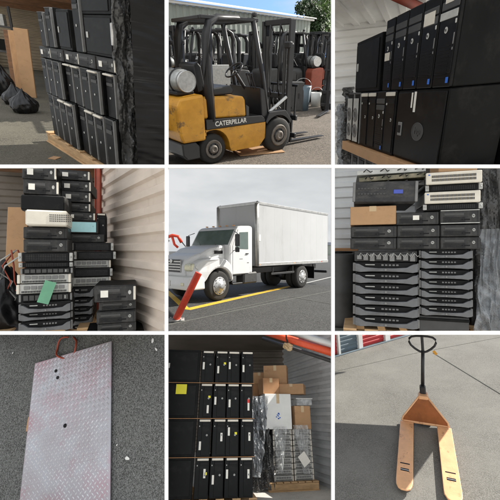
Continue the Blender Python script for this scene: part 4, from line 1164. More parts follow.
# left top: thick dark server, circuit boards
t = thing('tilted_server', 'thick dark server with small blue display, tilted on the brown box', 'rack server')
xa, xb = P6.at(62, 250, y0 - .05).x, P6.at(248, 250, y0 - .05).x; W = xb - xa
bxo('chassis', 'charcoal', t, [((0, .28, .085), (W, .5, .165))], .005)
f_ = bxo('front_panel', 'charcoal', t, [((0, .01, .085), (W - .01, .03, .155))], .006)
b = B()
for i in range(9): box(b, (-W * .42 + i * W * .052, -.007, .11), (W * .036, .004, .012)); 
for i in range(9): box(b, (-W * .42 + i * W * .052, -.007, .07), (W * .036, .004, .012))
mk('drive_tray', b, 'darkgrey', f_)
bxo('display', 'lcd', t, [((W * .22, -.008, .085), (W * .15, .004, .03))], .002)
for s in (-1, 1): bxo('ear', 'midgrey', t, [((s * W * .5, -.004, .085), (.02, .02, .15))], .004)
zt0 = ct + .004
P6.put(t, ((xa + xb) / 2, y0 - .05, zt0 + .012), 0, 0, 2.2)
z = P6.at(160, 62, y0).z
for k in range(3):
    t = thing('circuit_board_tray', ['open metal tray of green circuit boards lying on the tilted server', 'middle tray of circuit boards, bent metal sides', 'topmost tray of circuit boards under the ceiling'][k], 'electronics tray', 'open trays of circuit boards')
    xa, xb = P6.at(84 - 6 * k, 250, y0).x, P6.at(272 + 2 * k, 250, y0).x; W = xb - xa
    bxo('tray', ['darkgrey', 'greenb', 'silverp'][k], t, [((0, .2, .003), (W, .42, .006)), ((0, -.008, .018), (W, .004, .03))], .001)
    bxo('board', 'green', t, [((0, .2, .010), (W * .92, .38, .004)), ((-W * .1, .012, .026), (W * .5, .004, .022))], 0)
    b = B(); rr = random.Random(k + 2)
    for i in range(26): box(b, (rr.uniform(-.44, .44) * W, rr.uniform(.02, .38), .020), (rr.uniform(.01, .05), rr.uniform(.01, .04), rr.uniform(.01, .028)))
    mk('chip', b, ['darkgrey', 'silverp', 'black'][k], t)
    b = B()
    b.free()
    for i in range(4):
        b = B(); tube(b, [(-W * .4 + i * .12, -.01, .02), (-W * .36 + i * .13, -.03, .035), (-W * .3 + i * .12, -.02, .015), (-W * .25 + i * .12, .0, .03)], .004, 6)
        mk('wiring', b, 'cable', t)
    P6.put(t, ((xa + xb) / 2, y0 - .02, z + .0 + k * .047), [1.5, -2, 2][k], 0, [1.5, -1, 0][k])
# right top: pale grilled servers
def grl(a, c, yt, yb, lab, pr, yw=0, sh=0):
    y = y0 - .04 - sh
    xa, xc = P6.at(a, 250, y).x, P6.at(c, 250, y).x
    return item(P6, pr, xa, xc, P6.at(360, yb, y).z + .001, P6.at(360, yt, y).z, y, lab, 'pale grilled servers on top right', yw, .7)
grl(276, 440, 112, 131, 'thin dark grilled server directly above the right desktops', S_ears)
grl(274, 441, 76, 111, 'pale beige grilled server, lower of the two', S_grill, 0, .02)
grl(283, 440, 54, 75, 'thin dark grilled server between the two pale beige servers', S_ears)
grl(278, 446, 17, 53, 'pale beige grilled server, upper of the two', S_grill, 0, .03)
ca = P6.at(316, 250, y0).x; cbx = P6.at(432, 250, y0).x
cb = make_carton(cbx - ca, .3, .12, 'card'); tag(cb, 'cardboard box on the very top of the right pale servers', 'cardboard box'); P6.put(cb, ((ca + cbx) / 2, y0, P6.at(360, 16, y0).z))
# background: walls, drum, films
wall(P6, 'container_wall', 'wallgrey', (-1.2, 3.72), (2.8, 3.66), 0, 1.9, 'dim grey ribbed wall behind the servers and desktops', pitch=.11)
t = thing('storage_drum', 'dark drum standing at the left in the shade behind the servers', 'drum')
b = B(); lathe(b, [(.15, 0), (.16, .02), (.155, .05), (.155, .3), (.163, .32), (.155, .34), (.155, .62), (.16, .66), (.13, .67)], (0, 0, 0), 'z', 32); mk('body', b, 'darkgrey', t)
b = B(); lathe(b, [(.12, .67), (.12, .685), (.02, .69)], (0, 0, 0), 'z', 28); mk('lid', b, 'black', t)
q = P6.at(18, 250, 3.25); P6.put(t, (q.x, q.y, 0))
t = thing('cabinet', 'low brown cabinet with dark door at the left behind the drum', 'cabinet')
bxo('body', 'cardd', t, [((0, .12, .36), (.22, .2, .72))], .005); bxo('door', 'darkgrey', t, [((0, .012, .36), (.2, .012, .66))], .003)
q = P6.at(40, 250, 3.35); P6.put(t, (q.x, q.y, 0))
b = B(); crumple(b, .34, 1.5, .06, 36, 110, 9, 21, lambda u, v, x, z: (x + .10 * (1 - v) ** 2 * (1 if True else 0), z))
o = mk('stretch_film', b, 'wrapmix'); tag(o, 'black crinkled film hanging right of the servers, from top to floor', 'plastic film'); q = P6.at(478, 250, 2.95); P6.put(o, (q.x, q.y, .02), -20)
b = B(); crumple(b, .30, .85, .06, 50, 120, 13, 31, lambda u, v, x, z: (x * (.35 + .65 * (1 - v)) + .05 * (1 - v), z))
o = mk('stretch_film', b, 'wrapgrey'); tag(o, 'grey translucent film bunched at the lower right of the servers', 'plastic film'); q = P6.at(474, 250, 2.75); P6.put(o, (q.x, q.y, .0), -12)
b = B(); crumple(b, .34, .1, .05, 40, 12, 12, 41)
o = mk('stretch_film', b, 'wrapclear'); tag(o, 'clear torn film lying on the floor at the right end of the pallet', 'plastic film'); q = P6.gnd(425, 485); P6.put(o, (q.x, q.y, .01), 0, -40)
b = B(); box(b, (0, .3, .75), (.5, .5, 1.5), bev=.03)
o = mk('wrapped_load', b, 'wrapblack'); tag(o, 'bulky black wrapped load behind the hanging film at the right', 'wrapped pallet'); q = P6.at(520, 250, 3.05); P6.put(o, (q.x, q.y, 0), -5)
b = B(); box(b, (0, 0, 0), (4, 1.4, .03)); o = mk('container_roof', b, 'walldim'); tag(o, 'dark roof sheet above the servers and desktops', 'roof'); P6.put(o, (.8, 3.05, 1.62))
# ================================================================== BAY: box truck on a car park (middle)
P5 = Bay(1, 1, 1.65, 0, 1.03)
wz = .25 * 1.03
slab(P5, 'car_park', 'asphalt', [(-1.57, 6.3), (1.57, 6.3), (6, 24), (260, 60), (260, 400), (-260, 400), (-260, 60), (-6, 24)], 0, .1)

def make_truck():
    t = thing('box_truck', 'white box truck with long white cargo box parked on the yellow line', 'truck')
    N, W = -1.02, 1.02          # near and far side
    # chassis
    for y in (-.42, .36): bxo('chassis_rail', 'blackp', t, [((3.2, y, .86), (7.8, .09, .22))], .01)
    bxo('fuel_tank', 'darkgrey', t, [((1.55, N + .22, .66), (.75, .42, .40))], .05)
    bxo('side_step', 'blackp', t, [((.86, N + .14, .50), (.50, .26, .05)), ((.86, N + .16, .78), (.5, .2, .04)), ((.64, N + .16, .64), (.04, .2, .3))], .01)
    # hood, seen from the side: slopes down to the grille
    side = [(-1.04, .62), (-1.11, .95), (-1.10, 1.22), (-1.02, 1.40), (-.86, 1.52), (-.60, 1.61), (-.2, 1.71), (.15, 1.78), (.42, 1.82), (.50, 1.82), (.50, .78), (.42, .78)]
    arch = [(.0 + .60 * math.cos(a), .50 + .60 * math.sin(a)) for a in [R(d) for d in range(28, 161, 12)]]
    prof = side[:-1] + arch + [(-.70, .62)]
    b = B(); prism(b, prof, 'y', N + .22, W - .22, .075)
    for v in b.verts:
        if v.co.x < .1: v.co.y *= 1 - .22 * ((.1 - v.co.x) / 1.2) ** 1.8
        if v.co.x < -.5 and v.co.z > 1.2: v.co.z -= .10 * (abs(v.co.y) / .8) ** 2
    hood = mk('hood', b, 'truckw', t)
    # flared fenders
    for s, y0_, y1_ in ((-1, N - .02, N + .34), (1, W - .34, W + .02)):
        out = [(-1.00, .66), (-1.05, .98), (-.96, 1.22), (-.72, 1.34), (-.4, 1.40), (0, 1.41), (.32, 1.33), (.52, 1.16), (.62, .92), (.60, .62), (.56, .62)]
        arc = [(.0 + .57 * math.cos(a), .50 + .57 * math.sin(a)) for a in [R(d) for d in range(12, 166, 11)]]
        b = B(); prism(b, out + arc + [(-.62, .62)], 'y', y0_, y1_, .06)
        for v in b.verts:
            if v.co.x < -.3: v.co.y *= 1 - .16 * ((-.3 - v.co.x) / .8) ** 1.6
        mk('fender', b, 'truckw', t)
    vt = bxo('hood_vent', 'black3', t, [((.14, N + .21, 1.58), (.38, .03, .11))], .02)
    # grille and lamps
    g = bxo('grille', 'silver', t, [((-1.115, 0, 1.16), (.04, .92, .42))], .03)
    b = B()
    for k in range(5): box(b, (-1.142, 0, .99 + k * .085), (.02, .84, .045), bev=.006)
    mk('grille_bar', b, 'darkgrey', g)
    lathe_b = B(); lathe(lathe_b, [(.07, 0), (.075, -.012), (.06, -.02)], (-1.15, 0, 1.30), 'x', 28); mk('emblem', lathe_b, 'silver', g)
    for s in (-1, 1):
        b = B(); prism(b, [(-1.10, 1.00), (-1.10, 1.20), (-.98, 1.24), (-.62, 1.22), (-.66, 1.06), (-.90, .98)], 'y', s * .88 - (.0 if s < 0 else .34) - (.015 if s < 0 else -.015), s * .88 + (.34 if s < 0 else 0) - (.015 if s < 0 else -.015), .05)
        h = mk('headlight', b, 'lamp', t)
        b = B(); lathe(b, [(.075, 0), (.08, -.02), (.05, -.03)], (-.86, s * .91, 1.12), 'y', 20) if s < 0 else lathe(b, [(.075, 0), (.08, .02), (.05, .03)], (-.86, s * .91, 1.12), 'y', 20)
        mk('reflector', b, 'silver', h)
    bp = B(); prism(bp, [(-1.28, .44), (-1.32, .60), (-1.27, .84), (-1.02, .86), (-.66, .80), (-.64, .44)], 'y', N - .02, W + .02, .04)
    bm_ = mk('bumper', bp, 'truckw', t)
    bxo('number_plate', 'labelw', bm_, [((-1.325, 0, .62), (.012, .34, .16))], .003)
    bxo('fog_lamp', 'lamp', bm_, [((-1.315, N + .25, .62), (.02, .16, .09))], .01); bxo('fog_lamp', 'lamp', bm_, [((-1.315, W - .25, .62), (.02, .16, .09))], .01)
    # cab
    b = B(); prism(b, [(.44, .80), (.44, 1.80), (.78, 2.36), (.86, 2.44), (1.0, 2.49), (1.58, 2.52), (1.64, 2.46), (1.64, .80)], 'y', N, W, .075); cab = mk('cab', b, 'truckw', t)
    b = B(); prism(b, [(.445, 1.83), (.475, 1.82), (.80, 2.35), (.77, 2.36)], 'y', N + .10, W - .10, .008)
    ws = mk('windshield', b, 'glass', t)
    for k in range(2):
        b = B(); cyl(b, (.44, -.35 + k * .8, 1.82), (.60, -.05 + k * .8, 2.06), .008, 6); mk('wiper', b, 'blackp', ws)
    for s in (-1, 1):
        y = s * 1.02
        b = B(); prism(b, [(.60, .84), (.60, 1.80), (.86, 2.36), (1.42, 2.40), (1.44, .84)], 'y', min(y, y + s * .012), max(y, y + s * .012), .003)
        dr = mk('door', b, 'truckw', t)
        b = B(); prism(b, [(.70, 1.70), (.92, 2.26), (1.36, 2.29), (1.37, 1.68)], 'y', min(y + s * .010, y + s * .022), max(y + s * .010, y + s * .022), .004); mk('door_window', b, 'glass', dr)
        bxo('door_handle', 'blackp', dr, [((1.30, y + s * .03, 1.52), (.14, .03, .04))], .008)
        b = B(); tube(b, [(.62, y + s * .01, 1.62), (.56, y + s * .24, 1.68), (.56, y + s * .26, 2.2), (.66, y + s * .02, 2.28)], .014, 6)
        box(b, (.54, y + s * .27, 1.98), (.06, .2, .40), bev=.02); box(b, (.54, y + s * .27, 1.66), (.06, .18, .16), bev=.02)
        mk('mirror', b, 'blackp', t)
    for k in range(5):
        b = B(); box(b, (.98, -.7 + k * .35, 2.515), (.10, .06, .04), bev=.012); mk('roof_lamp', b, 'labely' if False else 'orange', t)
    bxo('door_lettering_panel', 'midgrey', t, [((1.0, N - .0135, 1.34), (.16, .001, .025)), ((1.36, N - .0135, 1.20), (.10, .001, .03))], 0)
    b = B(); cyl(b, (1.72, N + .25, .9), (1.72, N + .25, 2.0), .05, 14); mk('exhaust_pipe', b, 'darkgrey', t)
    # cargo box
    x0, x1, z0, z1, hw = 1.86, 7.25, 1.06, 3.42, 1.03
    bd = bxo('cargo_box', 'boxw', t, [(((x0 + x1) / 2, 0, (z0 + z1) / 2), (x1 - x0, 2 * hw, z1 - z0))], .02)
    b = B()
    for k in range(1, 10): box(b, (x0 + k * (x1 - x0) / 10, -hw - .0004, (z0 + z1) / 2), (.003, .001, z1 - z0 - .26))
    mk('panel_seam', b, 'boxw', bd)
    for s in (-1, 1):
        y = s * (hw + .006)
        bxo('lower_rail', 'alu', bd, [(((x0 + x1) / 2, y, z0 + .05), (x1 - x0 + .02, .03, .12))], .006)
        bxo('upper_rail', 'alu', bd, [(((x0 + x1) / 2, y, z1 - .04), (x1 - x0 + .02, .03, .09))], .006)
        b = B(); tube(b, [(x0 + .02, s * (hw - .02), z0), (x0 + .02, s * (hw - .02), z1 - .06), (x0 + .10, s * (hw - .06), z1 - .0)], [.085, .085, .05], 10)
        mk('corner_post', b, 'alu', bd)
    bxo('front_top_rail', 'alu', bd, [((x0 - .012, 0, z1 - .05), (.03, 2 * hw, .11))], .006)
    bxo('underride_bar', 'blackp', t, [((3.6, N + .06, .72), (1.6, .04, .08)), ((2.9, N + .06, .86), (.05, .04, .26)), ((4.3, N + .06, .86), (.05, .04, .26))], .006)
    bxo('rear_bumper', 'blackp', t, [((7.22, 0, .60), (.08, 2.0, .12)), ((6.6, -.6, .78), (.1, .06, .4)), ((6.6, .6, .78), (.1, .06, .4))], .01)
    bxo('mud_flap', 'black3', t, [((6.02, N + .28, .62), (.02, .5, .55))], .003)
    b = B(); box(b, (2.01, -hw - .008, 2.1), (.13, .004, .24)); mk('notice', b, 'trim', bd)
    for k in range(3): bxo('marker_lamp', 'labelr' if k == 2 else 'orange', bd, [((x0 + .15 + k * 2.3, -hw - .024, z0 + .05), (.09, .01, .03))], .003)
    # wheels
    def tw(x, y0_, s, dual=False):
        r = .49
        w_ = .27
        b = B(); lathe(b, [(r * .58, 0), (r * .80, -s * .0), (r * .93, s * .01), (r, s * .05), (r, s * (w_ - .05)), (r * .93, s * w_), (r * .58, s * w_)], (x, y0_, r), 'y', 44)
        o = mk('wheel', b, 'rubber', t)
        b = B()
        if dual: prof_ = [(r * .585, -s * .002), (r * .55, s * -.004), (r * .52, -s * .003), (r * .3, -s * .0025), (r * .26, -s * .04), (r * .1, -s * .05)]
        else: prof_ = [(r * .60, -s * .004), (r * .57, -s * .024), (r * .52, -s * .018), (r * .44, -s * .03), (r * .30, -s * .085), (r * .22, -s * .095), (r * .2, -s * .13), (r * .08, -s * .135)]
        lathe(b, prof_, (x, y0_, r), 'y', 36)
        h = mk('rim', b, 'rimw', o)
        b = B()
        for k in range(8):
            a = k * math.pi / 4 + .2
            cyl(b, (x + r * .40 * math.cos(a), y0_ - s * .02, r + r * .40 * math.sin(a)), (x + r * .40 * math.cos(a), y0_ - s * .062, r + r * .40 * math.sin(a)), .016, 6)
        mk('wheel_nut', b, 'silver', h)
        b = B()
        for k in range(8):
            a = k * math.pi / 4
            lathe(b, [(.028, -s * .0335), (.028, -s * .036)], (x + r * .49 * math.cos(a), y0_ + s * .012, r + r * .49 * math.sin(a)), 'y', 10)
        mk('rim_hole', b, 'black3', h)
    tw(0, N + .02, 1); tw(0, W - .02, -1)
    tw(5.0, N + .02, 1, True); tw(5.0, N + .33, 1, True); tw(5.0, W - .02, -1, True); tw(5.0, W - .33, -1, True)
    b = B(); cyl(b, (0, -.8, .49), (0, .8, .49), .07, 12); mk('front_axle', b, 'blackp', t)
    b = B(); cyl(b, (5, -.6, .49), (5, .6, .49), .09, 12); lathe(b, [(.1, -.2), (.22, -.1), (.22, .1), (.1, .2)], (5, 0, .5), 'y', 20); mk('rear_axle', b, 'blackp', t)
    return t
tr = make_truck()
ta = 49
q = P5.gnd(160, 404)
nv = Vector((math.sin(R(ta)), -math.cos(R(ta)), 0))
P5.put(tr, (q.x - nv.x * 1.0, q.y - nv.y * 1.0, 0), ta)
# painted lines (thin solid strips lying on the asphalt)
def strip(bay, name, m, pts, w, z, lab=None):
    b = B()
    for (a, c) in zip(pts[:-1], pts[1:]):
        d = (c - a).normalized(); s = Vector((-d.y, d.x, 0)) * w / 2
        prism(b, [((a + s).x, (a + s).y), ((a - s).x, (a - s).y), ((c - s).x, (c - s).y), ((c + s).x, (c + s).y)], 'z', z, z + .004)
    o = mk(name, b, m); tag(o, lab, None, None, 'structure'); bay.put(o); return o
strip(P5, 'yellow_line', 'yline', [P5.gnd(62, 430), P5.gnd(380, 358)], .26, .002)
strip(P5, 'yellow_line', 'yline', [P5.gnd(-6, 368), P5.gnd(60, 428)], .20, .007)
strip(P5, 'painted_line', 'wline', [P5.gnd(380, 360), P5.gnd(505, 330)], .12, .002)
strip(P5, 'asphalt_seam', 'cable', [P5.gnd(-5, 408), P5.gnd(120, 412)], .05, .001)
strip(P5, 'asphalt_seam', 'concd', [P5.gnd(-5, 478), P5.gnd(270, 420), P5.gnd(505, 372)], .035, .001)
strip(P5, 'asphalt_seam', 'concd', [P5.gnd(505, 415), P5.gnd(370, 392), P5.gnd(150, 440)], .03, .006)
# leaning red post
t = thing('red_post', 'bright red post leaning in front of the truck bumper', 'post')
a = P5.gnd(30, 462); 
top = P5.at(98, 320, a.y + .0)
b = B(); cyl(b, a + Vector((0, 0, .03)), top, .082, 24); mk('pipe', b, 'redpaint', t)
b = B(); box(b, a + Vector((-.02, 0, .012)), (.42, .34, .022), rz(12), bev=.004); mk('base_plate', b, 'wline', t)
for s in ((-.16, -.1), (.13, -.12), (-.15, .12), (.14, .11)):
    b = B(); cyl(b, a + Vector((s[0], s[1], .02)), a + Vector((s[0], s[1], .05)), .02, 6); mk('bolt', b, 'silver', t)
P5.put(t)
# far things at the left: van, loader boom
t = thing('parked_van', 'white van far behind the truck at the left edge', 'van')
b = B(); prism(b, [(-2.3, .35), (-2.3, 1.0), (-1.5, 1.25), (-.9, 1.95), (2.2, 2.0), (2.3, .35)], 'y', -.9, .9, .06); mk('body', b, 'truckw', t)
b = B(); prism(b, [(-1.35, 1.28), (-.86, 1.85), (-.2, 1.87), (-.2, 1.28)], 'y', -.915, .915, .01); mk('window', b, 'glass', t)
b = B(); box(b, (1.2, 0, 1.55), (1.7, 1.83, .5), bev=.02); mk('window', b, 'glass', t)
for x in (-1.45, 1.4):
    for y in (-.9, .68):
        b = B(); lathe(b, [(.2, 0), (.34, .01), (.34, .21), (.2, .22)], (x, y, .34), 'y', 24); mk('wheel', b, 'rubber', t)
q = P5.gnd(38, 262); P5.put(t, (q.x - 4, 46, 0), 8)
t = thing('loader_crane', 'red crane arm on a grey folded boom far behind the truck', 'crane')
b = B(); tube(b, [(0, 0, 0), (.1, 0, 1.2), (.9, 0, 2.0), (1.3, 0, .9)], .16, 6); mk('boom', b, 'rimw', t)
b = B(); tube(b, [(-1.0, 0, 2.95), (-.55, 0, 3.1), (0, 0, 3.0), (.35, 0, 2.4)], .17, 6); tube(b, [(-.6, 0, 3.05), (-.35, 0, 2.2), (.0, 0, 1.9)], .13, 6); mk('arm', b, 'redpaint', t)
b = B(); tube(b, [(0, 0, 2.9), (1.0, 0, 1.7), (1.5, 0, 1.0)], .06, 6); mk('cable_arm', b, 'darkgrey', t)
b = B(); box(b, (.3, 0, .5), (3.2, 1.6, .9), bev=.08); mk('body', b, 'darkgrey', t)
for x in (-.8, 1.3):
    for y in (-.95, .7):
        b = B(); lathe(b, [(.2, 0), (.42, .01), (.42, .24), (.2, .25)], (x, y, .42), 'y', 20); mk('wheel', b, 'rubber', t)
q = P5.at(36, 240, 33); P5.put(t, (q.x, 33, 0), 0)
for k, (x, y, w_, h_, m_, lab) in enumerate(((-26, 70, 16, 3.6, 'wallgrey', 'low grey shed on the horizon at the far left'), (22, 110, 30, 3.2, 'siding', 'long low pale building on the horizon behind the truck'))):
    t = thing('distant_shed', lab, 'building')
    bxo('wall', m_, t, [((0, 0, h_ / 2), (w_, 8, h_))], .02); b = B(); prism(b, [(-4.3, h_), (0, h_ + 1), (4.3, h_)], 'x', -w_ / 2 - .2, w_ / 2 + .2); mk('roof', b, 'darkgrey', t)
    b = B()
    for i in range(3): box(b, (-w_ * .3 + i * w_ * .3, -4.02, h_ * .4), (w_ * .16, .06, h_ * .7))
    mk('door', b, 'darkgrey', t)
    P5.put(t, (x, y, 0))
# ================================================================== BAY: tread plate on asphalt (bottom left)
P7 = Bay(0, 2, 2.0, 48.308, 1.72, roll=-92.4)
slab(P7, 'asphalt_ground', 'asphaltc', [(-1.3, .3), (1.6, .3), (1.6, 4.2), (-1.3, 4.2)], 0, .06)
a_ = -1.415; W, H = .655, 1.75
t = thing('tread_plate', 'large silver diamond tread plate with painted pinkish sheen lying on asphalt', 'metal plate')
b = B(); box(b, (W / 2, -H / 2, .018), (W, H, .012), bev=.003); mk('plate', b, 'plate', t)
b = B()
px_ = .0335
ny = int(H / px_); nx = int(W / px_)
for i in range(nx):
    for k in range(ny):
        for s in (0, 1):
            cx_ = (i + .5 + .5 * s) * px_; cy_ = -(k + .5 + .5 * s) * px_
            if cx_ > W - .01 or -cy_ > H - .01: continue
            ang = R(45 if s == 0 else -45)
            c_, s_ = math.cos(ang), math.sin(ang)
            def V(u, v, z): return b.verts.new((cx_ + u * c_ - v * s_, cy_ + u * s_ + v * c_, z))
            L_, w2 = .0142, .0052
            p0_, p1_, p2_, p3_ = V(-L_, 0, .0239), V(0, -w2, .0239), V(L_, 0, .0239), V(0, w2, .0239)
            tp = V(-L_ * .45, 0, .0262); tq = V(L_ * .45, 0, .0262)
            b.faces.new((p0_, p1_, tp)); b.faces.new((p1_, tq, tp)); b.faces.new((p1_, p2_, tq))
            b.faces.new((p2_, p3_, tq)); b.faces.new((p3_, tp, tq)); b.faces.new((p3_, p0_, tp))
mk('tread', b, 'plate2', t)
for k, (u, v) in enumerate(((.20, .02), (.22, .07), (.40, 1.02), (.44, 1.10))):
    b = B(); lathe(b, [(.011, .024), (.011, .0275), (.008, .0278)], (u, -v - .08, 0), 'z', 14); mk('bolt_hole', b, 'black3', t)
b = B(); lathe(b, [(.012, .024), (.012, .0272), (.004, .0276)], (.31, -.47, 0), 'z', 14); mk('bolt_hole', b, 'black3', t)
P7.put(t, (.368, 2.273, 0), math.degrees(a_))
def on_plate(u, v, z): return Matrix.Translation((.368, 2.273, 0)) @ rz(math.degrees(a_)) @ Vector((u, -v, z))
b = B(); g0 = P7.gnd(205, 45)
pts = [g0 + Vector((.075 * math.cos(a) * (1 + .1 * math.sin(2 * a)), .095 * math.sin(a), .02 + .012 * math.sin(3 * a))) for a in [k * math.pi / 14 for k in range(26)]]
pts = pts + [pts[-1] + (pts[-1] - pts[-2]) * 3]
tube(b, pts, .0065, 8)
o = mk('lifting_ring', b, 'wire'); tag(o, 'rusty red loop of thick wire at the upper edge of the tread plate', 'wire loop'); P7.put(o)
b = B(); gq = P7.gnd(92, 272); box(b, gq + Vector((0, 0, .01)), (.09, .03, .018), rz(4), bev=.003)
o = mk('wood_chip', b, 'card'); tag(o, 'small orange brown wood piece poking out at the left edge of the plate', 'wood piece'); P7.put(o)
labs = ['white fleck on the asphalt near the top right corner', 'pale fleck just below the top right fleck', 'white fleck on the asphalt to the right of the plate, halfway down', 'tiny pale fleck right of the plate near its lower end', 'small pale fleck left of the plate near the top']
for k, (zx, zy, s) in enumerate(((458, 25, .8), (468, 48, .6), (382, 374, .8), (352, 335, .3), (40, 60, .4))):
    g0 = P7.gnd(zx, zy); b = B()
    bmesh.ops.create_icosphere(b, subdivisions=2, radius=.014 * s)
    for v in b.verts: v.co *= 1 + .6 * noise.noise(v.co * 60 + Vector((k, k, 0))); v.co.z *= .35
    o = mk('pale_chip', b, 'trim'); tag(o, labs[k], 'chip', 'pale flecks on the coarse asphalt'); P7.put(o, g0 + Vector((0, 0, .006)), 40 * k, 0, 0, (1.5, .8, 1))

# ================================================================== BAY: pallet jack on concrete (bottom right)
P9 = Bay(2, 2, 2.875, 28.97, .945, roll=7.487)
slab(P9, 'concrete_ground', 'concrete', [(-1.2, 2.7), (1.6, 2.7), (9, 10), (12, 26), (-9, 26), (-6, 9)], 0, .08)
T0 = Vector((.056, 3.59, 0)); ja = math.degrees(-.031); L9 = 1.294
t = thing('pallet_jack', 'worn orange pallet jack with black loop handle standing on concrete', 'pallet jack')
for s in (-1, 1):
    c = s * .225; hw = .083
    b = B()
    poly = [(c - hw, L9), (c - hw, .14), (c - hw * .95, .07), (c - hw * .7, .02), (c - hw * .35, 0), (c + hw * .35, 0), (c + hw * .7, .02), (c + hw * .95, .07), (c + hw, .14), (c + hw, L9)]
    prism(b, poly, 'z', .062, .082, .006)
    for e in (-1, 1): box(b, (c + e * (hw - .004), L9 / 2 + .06, .05), (.008, L9 - .12, .045), bev=.002)
    fkk = mk('fork', b, 'orange', t)
    bxo('fork_slot', 'black3', fkk, [((c, .30, .0825), (.085, .045, .002))], .0008)
    b = B(); cyl(b, (c - .04, .30, .0795), (c + .04, .30, .0795), .007, 10); mk('slot_roller', b, 'silver', fkk)
    bxo('fork_slot', 'black3', fkk, [((c, .405, .0825), (.10, .018, .002))], .0008)
    for yy in (.13, .30):
        b = B(); cyl(b, (c - .045, yy, .038), (c + .045, yy, .038), .038, 20); mk('load_roller', b, 'darkgrey', t)
    b = B(); box(b, (c, .5, .045), (.03, .7, .02)); mk('push_rod', b, 'brown', t)
b = B()
prism(b, [(-.275, .09), (.275, .09), (.262, .125), (.04, .44), (-.04, .44), (-.262, .125)], 'y', L9 + .02, L9 + .034, .003)
back = mk('back_plate', b, 'brown', t)  # shade on this face of the orange jack is painted as brown
for s in (-1, 1):
    b = B(); tube(b, [(s * .282, L9 - .02, .10), (s * .270, L9 + .015, .135), (s * .045, L9 + .03, .455)], .012, 8); mk('frame_edge', b, 'orange', t)
bxo('cross_member', 'orange', t, [((0, L9 + .06, .075), (.56, .09, .03))], .006)
bxo('head_block', 'orange', t, [((0, L9 + .07, .435), (.12, .12, .05))], .012)
b = B(); cyl(b, (0, L9 + .16, .12), (0, L9 + .16, .44), .055, 20); cyl(b, (0, L9 + .16, .44), (0, L9 + .16, .50), .035, 16); mk('pump', b, 'orange', t)
for s in (-1, 1):
    b = B(); lathe(b, [(.03, 0), (.09, .005), (.09, .05), (.03, .055)], (s * .05 - .027, L9 + .16, .09), 'x', 24); mk('steer_wheel', b, 'rubber', t)
bxo('handle_base', 'blackp', t, [((0, L9 + .13, .50), (.075, .09, .12))], .015)
b = B(); tube(b, [(0, L9 + .13, .52), (.018, L9 + .14, .8), (.035, L9 + .15, 1.05)], [.024, .022, .022], 12); hs = mk('handle_shaft', b, 'blackp', t)
HB = 1.02
LX = .035
loop = [(0, 0), (-.05, .02), (-.10, .055), (-.145, .10), (-.165, .145), (-.16, .19), (-.13, .218), (-.07, .23), (0, .232)]
pts = [Vector((LX + x, L9 + .15, HB + z)) for x, z in loop] + [Vector((LX - x, L9 + .15, HB + z)) for x, z in loop[::-1][1:-1]]
b = B(); tube(b, pts, .0145, 10, True); mk('handle_loop', b, 'blackp', hs)
b = B(); cyl(b, (LX, L9 + .15, HB), (LX, L9 + .15, HB + .235), .019, 10); box(b, (LX, L9 + .14, HB + .20), (.03, .03, .07), bev=.005); mk('release_lever', b, 'blackp', hs)
b = B(); box(b, (.18, L9 + .12, HB + .02), (.035, .004, .06), ry(-35)); mk('hang_tag', b, 'labely' if False else 'yellow', t)
P9.put(t, (T0.x, T0.y, 0), ja)
# row of garages
p = P9.gnd(0, 70); q = P9.gnd(235, 2)
dg = (q - p); gl = dg.length; ga = math.degrees(math.atan2(dg.y, dg.x))
t = thing('garage_row', 'row of storage garages with red and slate roller doors behind the pallet jack', 'building')
segs = [(-.35, .12, 'reddoor'), (.17, .62, 'bluedoor'), (.72, 1.32, 'reddoor') , (1.45, 2.1, 'reddoor'), (2.25, 3.0, 'reddoor')]
sc9 = gl / 2.1
xprev = -1.2
for a, c, m_ in segs:
    a *= sc9; c *= sc9
    bxo('wall_pier', 'wallw', t, [(((xprev + a) / 2, .02, .9), (a - xprev, .12, 1.8))], .004)
    b = B(); corr(b, c - a, 1.6, .09, .012, .01, 'h'); o = mk('roller_door', b, m_, t); o.location = (a, .03, .01)
    xprev = c
bxo('wall_pier', 'wallw', t, [((xprev + .8, .02, .9), (1.6, .12, 1.8))], .004)
bxo('lintel', 'wallw', t, [((sc9 * 1.2, .02, 1.95), (sc9 * 5, .13, .3))], .004)
bxo('threshold', 'bluedoor', t, [((sc9 * 1.2, -.05, .01), (sc9 * 5, .05, .02))], .004)
P9.put(t, (p.x, p.y, 0), ga)
strip(P9, 'concrete_joint', 'concd', [P9.gnd(-5, 118), P9.gnd(240, 62), P9.gnd(505, 12)], .012, .001)
strip(P9, 'concrete_joint', 'concd', [P9.gnd(300, 60), P9.gnd(505, 185)], .012, .006)
# ================================================================== BAY: stacked towers and racks in an open container (bottom middle)
P8 = Bay(1, 2, 1.0, 0, .95)
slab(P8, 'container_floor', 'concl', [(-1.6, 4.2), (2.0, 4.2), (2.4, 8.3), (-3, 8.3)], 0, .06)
aa = 8
d8 = Vector((math.cos(R(aa)), math.sin(R(aa)), 0)); f8 = Vector((math.sin(R(aa)), -math.cos(R(aa)), 0))
A8 = P8.at(84, 440, 4.85); A8.z = 0
colw = (P8.at(247, 300, 4.08) - P8.at(80, 300, 3.82)); step = .181
pal = make_pallet(1.30, 1.0, .12); tag(pal, 'light wooden pallet under the four tiers of black towers', 'pallet')
P8.put(pal, A8 + d8 * .12, aa)
tn = ['lowest', 'second', 'third', 'topmost']; cn = ['far left', 'left of centre', 'right of centre', 'far right']
rnd = random.Random(11)
stick = [('labelw', .03), ('labely', .0), ('labelw', -.02), ('labelr', .02)]
